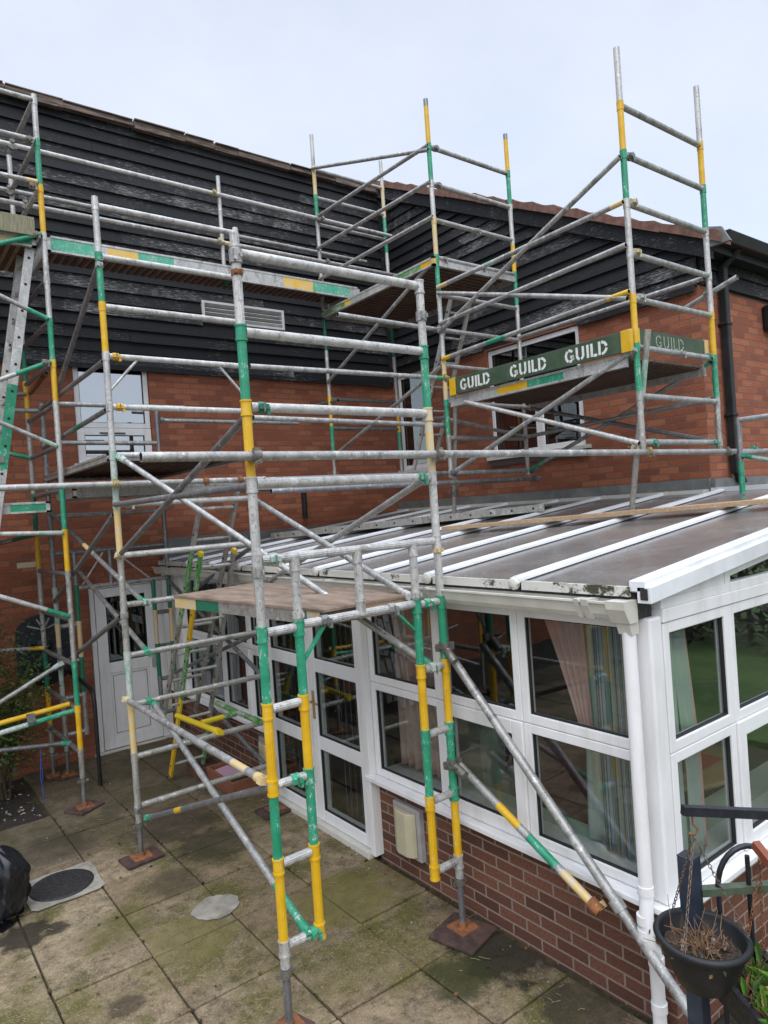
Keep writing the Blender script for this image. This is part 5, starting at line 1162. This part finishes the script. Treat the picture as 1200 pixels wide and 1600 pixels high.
mb = MB(); mb.box((x0 + .027, y0 + .027, .09), (x1 - .027, y1 - .027, .115), 'pot_soil'); mb.build('compost', t)
mb = MB(); mb.obox((2.86, 6.68, .13), (.09, .02, .0), (-.02, .12, .01), (0, 0, .004), 'pink_card'); tag(mb.build('card_scrap', root=(2.86, 6.68, .12)), 'pink scrap of card lying in the terracotta trough', 'scrap')
t = thing('planter', (2.8, 7.25, 0), 'second darker planter trough behind the terracotta one', 'planter')
mb = MB(); x0, x1, y0, y1 = 2.68, 2.98, 7.02, 7.3
mb.box((x0, y0, .004), (x1, y1, .04), 'terracotta_dark'); mb.box((x0, y0, .041), (x0 + .025, y1, .11), 'terracotta_dark'); mb.box((x1 - .025, y0, .041), (x1, y1, .11), 'terracotta_dark'); mb.box((x0 + .025, y0, .041), (x1 - .025, y0 + .025, .11), 'terracotta_dark'); mb.box((x0 + .025, y1 - .025, .041), (x1 - .025, y1, .11), 'terracotta_dark'); mb.build('trough', t)
mb = MB(); mb.box((x0 + .026, y0 + .026, .05), (x1 - .026, y1 - .026, .09), 'pot_soil'); mb.build('compost', t)
# hand rail
mb = MB(); mb.path([(1.89, 7.70, .0), (1.89, 7.70, .86), (1.89, 7.73, .95), (1.89, 7.80, .99), (1.89, 8.2, 1.02), (1.89, 8.69, 1.04)], .021, 'black_plastic', 12)
tag(mb.build('handrail', root=(1.89, 7.7, 0)), 'black bent metal handrail beside the white house door', 'handrail')
# wall fountain
t = thing('wall_fountain', (1.62, 8.6, 1.2), 'dark ornamental lead wall fountain half hidden by a bush', 'fountain')
cx, w_ = 1.63, .28
mb = MB(); pts = [(cx - w_, 1.14), (cx + w_, 1.14), (cx + w_, 1.56)] + [(cx + w_ * math.cos(a), 1.56 + .20 * math.sin(a)) for a in [PI * k / 14 for k in range(1, 14)]] + [(cx - w_, 1.56)]
mb.prism(pts, 8.695, 8.65, fy, 'fount_lead')
inn = [(cx + (a - cx) * .82, 1.40 + (b_ - 1.40) * .84) for a, b_ in pts]; mb.prism(inn, 8.652, 8.635, fy, 'fount_lead'); mb.build('back_plate', t)
mb = MB()
for k in range(9):
    a = PI * (k + .5) / 9; mb.beam((cx + .03 * math.cos(a), 8.632, 1.58 + .03 * math.sin(a)), (cx + .19 * math.cos(a), 8.632, 1.58 + .14 * math.sin(a)), .018, .012, 'vent_grey' if k % 2 else 'fount_lead', AY)
mb.lathe((cx, 8.635, 1.40), [(.001, .05), (.05, .035), (.085, .0)], 'fount_lead', 16, (1, 0, 0), (0, 0, 1), (0, -1, 0))
for sg in (-1, 1): mb.path([(cx + sg * .10, 8.63, 1.30), (cx + sg * .16, 8.625, 1.36), (cx + sg * .15, 8.625, 1.46), (cx + sg * .10, 8.63, 1.45)], .016, 'fount_lead', 8)
mb.build('relief', t)
mb = MB(); prof = [(.001, -.16), (.10, -.15), (.22, -.08), (.29, 0), (.30, .03), (.27, .03), (.25, .0)]
n = 24; vs = [(cx + rr * math.cos(PI + PI * i / n), 8.64 + rr * .75 * math.sin(PI + PI * i / n), 1.12 + z) for rr, z in prof for i in range(n + 1)]
mb.add(vs, [(j * (n + 1) + i, j * (n + 1) + i + 1, (j + 1) * (n + 1) + i + 1, (j + 1) * (n + 1) + i) for j in range(len(prof) - 1) for i in range(n)], 'fount_lead', True); mb.build('basin', t)
# bush at the left edge
def leaves(mb, pts, n, sz, mats, rnd, spread):
    for k in range(n):
        c = V(rnd.choice(pts)); p = c + V((rnd.gauss(0, spread[0]), rnd.gauss(0, spread[1]), rnd.gauss(0, spread[2])))
        a = V((rnd.uniform(-1, 1), rnd.uniform(-1, 1), rnd.uniform(-.6, .6))).normalized(); b_ = a.cross(V((rnd.uniform(-1, 1), rnd.uniform(-1, 1), rnd.uniform(-1, 1)))).normalized(); s_ = sz * rnd.uniform(.6, 1.3)
        mb.add([p - a * s_, p - b_ * s_ * .38, p + a * s_, p + b_ * s_ * .38], [(0, 1, 2, 3)], rnd.choice(mats))
rb = random.Random(77); t = thing('shrub', (1.05, 8.1, 0), 'dark green leafy bush at the left edge before the wall fountain', 'shrub')
mb = MB(); pts = []
for k in range(14):
    a = (1.0 + rb.uniform(-.1, .1), 8.15 + rb.uniform(-.1, .1), 0); b_ = (1.0 + rb.uniform(-.55, .40), 8.15 + rb.uniform(-.25, .22), rb.uniform(.9, 1.85)); m_ = V(a).lerp(V(b_), .5) + V((rb.uniform(-.06, .06), rb.uniform(-.06, .06), .05))
    mb.path([a, m_, b_], [.016, .010, .004], 'bark', 6)
    for f in (.35, .5, .62, .74, .86, 1): pts.append(tuple(V(a).lerp(V(b_), f)))
mb.build('stem', t)
mb = MB(); leaves(mb, pts, 6500, .024, ['leaf_dark'], rb, (.13, .11, .13)); mb.build('foliage', t)
mb = MB(); mb.path([(1.32, 7.55, .56), (1.325, 7.55, .35), (1.31, 7.54, .18), (1.33, 7.55, .04)], .005, 'rope_blue', 6); mb.path([(1.32, 7.52, .57), (1.30, 7.53, .3), (1.32, 7.53, .12)], .004, 'rope_blue', 6); tag(mb.build('rope', root=(1.32, 7.55, .04)), 'thin blue rope hanging from the low tube over the soil bed', 'rope')
# hedge across the lawn, mirrored in the gable glass
rh = random.Random(9); mb = MB(); hp = [(11.6 + rh.uniform(-.5, .5), rh.uniform(-12, 1.4), rh.uniform(.15, 2.2)) for _ in range(260)]; leaves(mb, hp, 9000, .11, ['leaf_hedge'], rh, (.3, .4, .25)); 
for k in range(26): mb.path([(11.6, -12 + k * .52, 0), (11.6 + rh.uniform(-.3, .3), -12 + k * .52, 2.1)], [.05, .015], 'bark', 6)
tag(mb.build('hedge', root=(11.6, -5, 0)), 'brown-green hedge across the lawn, seen mirrored in the upper gable panes', 'hedge')

# ------------------------------------------------------------------ railing, brackets and baskets at the lower right
def at(px, py, depth):      # a measured point: photograph pixel plus its distance
    c = V(((px - 600) / 1085 * depth, (py - 800) / 1085 * depth, depth))
    return V((sum(ROT[0][i] * c[i] for i in range(3)), sum(ROT[1][i] * c[i] for i in range(3)), 2.7 + sum(ROT[2][i] * c[i] for i in range(3))))
ROT = ((.79311097, -.0586471, .60624707), (-.60517367, .03663073, .79525029), (-.0688464, -.99760649, -.00643945))
t = thing('railing', (1.98, 1.16, 0), 'black steel railing with arched bars and a mossy green rail', 'railing')
P0 = V((1.975, 1.17, 0)); DR = V((.80, -.60, 0)); DR2 = V((.86, -.51, 0))
mb = MB(); mb.box((P0.x - .025, P0.y - .025, 0), (P0.x + .025, P0.y + .025, 1.565), 'steel_blue'); mb.box((P0.x - .026, P0.y - .026, 1.565), (P0.x + .026, P0.y + .026, 1.571), 'steel_black'); mb.build('post', t, bevel=.004)
zt = 1.455; d = DR.normalized()
mb = MB(); mb.beam(P0 + d * .03 + V((0, 0, zt)), P0 + d * 1.6 + V((0, 0, zt + .0)), .03, .022, 'rail_green'); mb.build('rail', t)
mb = MB(); mb.beam(P0 + d * .03 + V((0, 0, .5)), P0 + d * 1.6 + V((0, 0, .5)), .03, .022, 'rail_green'); mb.build('rail', t)
for k in range(10):
    p = P0 + d * (.085 + .095 * k)
    mb = MB(); mb.tube(p + V((0, 0, .5)), p + V((0, 0, zt + (.10 if k % 2 else 0))), .0075, 'steel_black', 8); mb.build('bar', t)
for k in range(4):
    c = P0 + d * (.085 + .095 + .19 * k) if 0 else P0 + d * (.18 + .19 * k); mb = MB()
    mb.path([c + d * (.095 * math.cos(a)) + V((0, 0, zt + .01 + .12 * math.sin(a))) for a in [PI * i / 14 for i in range(15)]], .0085, 'steel_black', 8); mb.build('arch', t)
# bracket arm
t = thing('hanging_bracket', (2.3, 1.0, 1.7), 'flat dark steel bracket arm from which the black basket hangs', 'bracket')
pa, pb = at(1066, 1266, 2.05), at(1290, 1276, 2.10); mb = MB(); mb.beam(pa, pb, .022, .028, 'steel_black'); mb.build('arm', t, bevel=.002)
mb = MB(); mb.box((pb.x - .02, pb.y - .02, -.1), (pb.x + .02, pb.y + .02, pb.z + .05), 'steel_black'); mb.build('post', t)
hk = at(1082, 1282, 2.06)
mb = MB(); mb.path([pa + (pb - pa).normalized() * .03 + V((0, 0, -.012)), hk + V((0, 0, -.01)), hk + V((.012, -.008, -.028)), hk + V((.004, -.002, -.045)), hk + V((-.012, .008, -.036))], .0035, 'rust', 6); mb.build('hook', t)
# hanging basket
BC = at(1097, 1462, 2.02); rad = .12
t = thing('hanging_basket', tuple(BC), 'black plastic hanging basket of dead plants on chains by the corner downpipe', 'hanging basket')
nrm = V((.02, -.04, 1)).normalized(); ax = nrm.cross(V((0, 1, 0))).normalized(); ay = nrm.cross(ax).normalized()
mb = MB(); mb.lathe(BC, [(.001, -.135), (.070, -.135), (.088, -.10), (.108, -.055), (.118, -.015), (.118, -.012), (.130, -.010), (.134, 0), (.128, .008), (.118, .008), (.114, 0), (.106, -.05), (.001, -.055)], 'black_plastic', 48, ax, ay, nrm); mb.build('bowl', t)
rk = random.Random(6); mb = MB(); n = 22
for j in range(7):
    pass
vs = [BC + nrm * -.045]; 
for ring_ in range(1, 6):
    for i in range(24):
        a = 2 * PI * i / 24; rr = .103 * ring_ / 5; vs.append(BC + ax * rr * math.cos(a) + ay * rr * math.sin(a) + nrm * (-.04 + rk.uniform(-.008, .014)))
fs = [(0, 1 + i, 1 + (i + 1) % 24) for i in range(24)] + [(1 + 24 * k + i, 25 + 24 * k + i, 25 + 24 * k + (i + 1) % 24, 1 + 24 * k + (i + 1) % 24) for k in range(4) for i in range(24)]
mb.add(vs, fs, 'pot_soil'); mb.build('compost', t)
mb = MB()
for k in range(70):
    a, rr = rk.uniform(0, 6.28), rk.uniform(0, .095); p = BC + ax * rr * math.cos(a) + ay * rr * math.sin(a) + nrm * -.035
    q = p + ax * rk.gauss(0, .035) + ay * rk.gauss(0, .035) + nrm * abs(rk.gauss(.01, .03 if k < 58 else .09)); mb.path([p, p.lerp(q, .5) + ax * rk.uniform(-.012, .012), q], [.0018, .0014, .0008], 'twig', 5)
leaves(mb, [tuple(BC + nrm * -.03)], 130, .013, ['leaf_litter', 'leaf_litter', 'leaf_hedge', 'gravel'], rk, (.05, .05, .006)); mb.build('dead_plants', t)
def chain(a, b_, parent, mat='chain'):
    a, b_ = V(a), V(b_); L = (b_ - a).length; n = max(4, int(L / .012)); d = (b_ - a).normalized(); x = d.cross(V((.3, .5, .2))).normalized(); y = d.cross(x); mb = MB()
    for i in range(n):
        c = a.lerp(b_, (i + .5) / n); s = x if i % 2 else y
        mb.path([c + d * (.0085 * math.cos(k * PI / 4)) + s * (.0042 * math.sin(k * PI / 4)) for k in range(9)], .0013, mat, 5)
    mb.build('chain', parent)
top = hk + V((0, 0, -.045))
for a in (2.2, 4.35, 6.4): chain(top, BC + ax * .125 * math.cos(a) + ay * .125 * math.sin(a) + nrm * .005, t)
# second trough basket with greenery
t = thing('hanging_trough', tuple(at(1200, 1510, 1.9)), 'hanging planter with fresh green leaves at the right edge', 'hanging basket')
A0, A1 = at(1152, 1496, 2.12), at(1300, 1580, 1.75); A1 = V((A1.x, A1.y, A0.z - .03)); dv = (A1 - A0).normalized(); sv = V((-dv.y, dv.x, 0)).normalized()
mb = MB(); prof = [(-.095, 0), (-.07, -.12), (.07, -.12), (.095, 0), (.08, 0), (.06, -.10), (-.06, -.10), (-.08, 0)]
vs = [p + sv * a + V((0, 0, b_)) for p in (A0, A1) for a, b_ in prof]; n = len(prof)
mb.add(vs, [tuple(range(n)), tuple(range(n, 2 * n))[::-1]] + [(i, i + n, (i + 1) % n + n, (i + 1) % n) for i in range(n)], 'iron'); mb.build('liner', t)
mb = MB(); mb.path([A0 + sv * .1 + V((0, 0, .004)), A1 + sv * .1 + V((0, 0, .004))], .004, 'galvanised', 6); mb.path([A0 - sv * .1 + V((0, 0, .004)), A1 - sv * .1 + V((0, 0, .004))], .004, 'steel_black', 6); mb.path([A0 - sv * .1 + V((0, 0, .004)), A0 + V((0, 0, .0)) - dv * .02, A0 + sv * .1 + V((0, 0, .004))], .004, 'steel_black', 6); mb.build('wire_frame', t)
mb = MB(); mb.beam(A0 + V((0, 0, -.05)), A1 + V((0, 0, -.05)), .14, .05, 'pot_soil')
for k in range(110):
    p = A0.lerp(A1, rk.random()) + sv * rk.uniform(-.07, .07) + V((0, 0, -.03)); hgt = rk.uniform(.03, .09); a = rk.uniform(0, 6.28); q = V((math.cos(a), math.sin(a), 0)); w_ = q.cross(UP_ := V((0, 0, 1))) * rk.uniform(.005, .011); tip = p + q * hgt * .7 + V((0, 0, hgt * .8)); md = p + q * hgt * .25 + V((0, 0, hgt * .6))
    mb.add([p - w_ * .5, p + w_ * .5, md + w_, tip, md - w_], [(0, 1, 2, 3, 4)], rk.choice(['leaf_bright', 'leaf_bright', 'leaf_dark', 'leaf_litter']))
for k in range(40):
    p = A0.lerp(A1, rk.random()) + sv * rk.uniform(-.07, .07) + V((0, 0, -.02)); q = p + V((rk.gauss(0, .04), rk.gauss(0, .04), abs(rk.gauss(.04, .04)))); mb.path([p, q], [.0016, .0008], 'twig', 5)
mb.build('plants', t)
tr_ = at(1195, 1375, 2.0); t2 = thing('hanging_bracket', tuple(tr_), 'rust red bracket arm above the planter at the right edge', 'bracket')
mb = MB(); qe = at(1262, 1420, 1.9); mb.beam(at(1180, 1319, 2.10), qe, .022, .026, 'red_oxide'); mb.build('arm', t2)
mb = MB(); mb.box((qe.x - .018, qe.y - .018, -.1), (qe.x + .018, qe.y + .018, qe.z + .03), 'red_oxide'); mb.build('post', t2)
hk2 = at(1187, 1345, 2.10); mb = MB(); mb.path([hk2 + V((.006 * 1.6 * math.cos(a), 0, .010 * math.sin(a))) for a in [2 * PI * i / 12 for i in range(13)]], .0022, 'rust', 6); mb.build('ring', t2)
chain(hk2 + V((0, 0, -.012)), A0 + dv * .03 + V((0, 0, .004)), t, 'rust'); chain(hk2 + V((0, 0, -.012)), A0 + sv * .09, t, 'rust')

# ------------------------------------------------------------------ camera, light, world
cam = bpy.data.cameras.new('Camera'); co = bpy.data.objects.new('Camera', cam); COL.objects.link(co)
cam.sensor_fit = 'AUTO'; cam.sensor_width = 36; cam.lens = 1085 / 1600 * 36; cam.clip_start = .05; cam.clip_end = 500
m3 = Matrix([[ROT[i][0], -ROT[i][1], -ROT[i][2]] for i in range(3)]); m4 = m3.to_4x4(); m4.translation = (0, 0, 2.7); co.matrix_world = m4
S.camera = co
W = bpy.data.worlds.new('World'); S.world = W; W.use_nodes = True; nt = W.node_tree
for n_ in list(nt.nodes): nt.nodes.remove(n_)
out = N(nt, 'ShaderNodeOutputWorld'); sky = N(nt, 'ShaderNodeTexSky'); sky.sky_type = 'NISHITA'; sky.sun_disc = False
SE, SA = math.radians(42), math.radians(225)
sky.sun_elevation = SE; sky.sun_rotation = SA
b1 = N(nt, 'ShaderNodeBackground'); nt.links.new(sky.outputs[0], b1.inputs[0]); b1.inputs[1].default_value = .05
tc = N(nt, 'ShaderNodeTexCoord'); sp = N(nt, 'ShaderNodeSeparateXYZ'); nt.links.new(tc.outputs['Generated'], sp.inputs[0])
mp = N(nt, 'ShaderNodeMapping'); mp.inputs['Scale'].default_value = (1, 1, 2.0); nt.links.new(tc.outputs['Generated'], mp.inputs[0])
f = noise(nt, mp.outputs[0], 2.6, 7, .6)
cl = mix(nt, ramp(nt, f, .36, .64), (.665, .715, .805), (.755, .785, .865))
b2 = N(nt, 'ShaderNodeBackground'); nt.links.new(cl, b2.inputs[0]); nt.links.new(ramp(nt, sp.outputs[2], .62, .95, .95, 4.2), b2.inputs[1])
ad = N(nt, 'ShaderNodeAddShader'); nt.links.new(b1.outputs[0], ad.inputs[0]); nt.links.new(b2.outputs[0], ad.inputs[1]); nt.links.new(ad.outputs[0], out.inputs[0])
sl = bpy.data.lights.new('Sun', 'SUN'); sl.energy = 1.25; sl.angle = math.radians(40); sl.color = (1, .97, .93)
so = bpy.data.objects.new('Sun', sl); COL.objects.link(so)
sd_ = V((-.60 * math.cos(SE), -.80 * math.cos(SE), math.sin(SE))); so.rotation_euler = sd_.to_track_quat('Z', 'Y').to_euler(); so.location = (-5, -8, 14)
sky.sun_rotation = math.atan2(sd_.x, sd_.y)
S.view_settings.view_transform = 'Standard'; S.view_settings.look = 'None'; S.view_settings.exposure = .08; S.view_settings.gamma = 1
S.cycles.max_bounces = 8; S.cycles.transparent_max_bounces = 16
GROUPS = dict(scaffold_tube='loose scaffold tubes clamped between the towers', scaffold_tower='aluminium scaffold towers', scaffold_platform='boarded scaffold platforms', toe_board='toe boards along platform edges', ladder='ladders in the scaffolding',
              curtain='curtains behind the windows', vertical_blind='vertical blinds inside the conservatory', planter='plant troughs by the conservatory wall', hanging_bracket='bracket arms at the lower right')
for o in bpy.data.objects:
    k = o.name.split('.')[0]
    if o.parent is None and 'label' in o and k in GROUPS: o['group'] = GROUPS[k]
for o in bpy.data.objects:
    if '_o' in o: del o['_o']
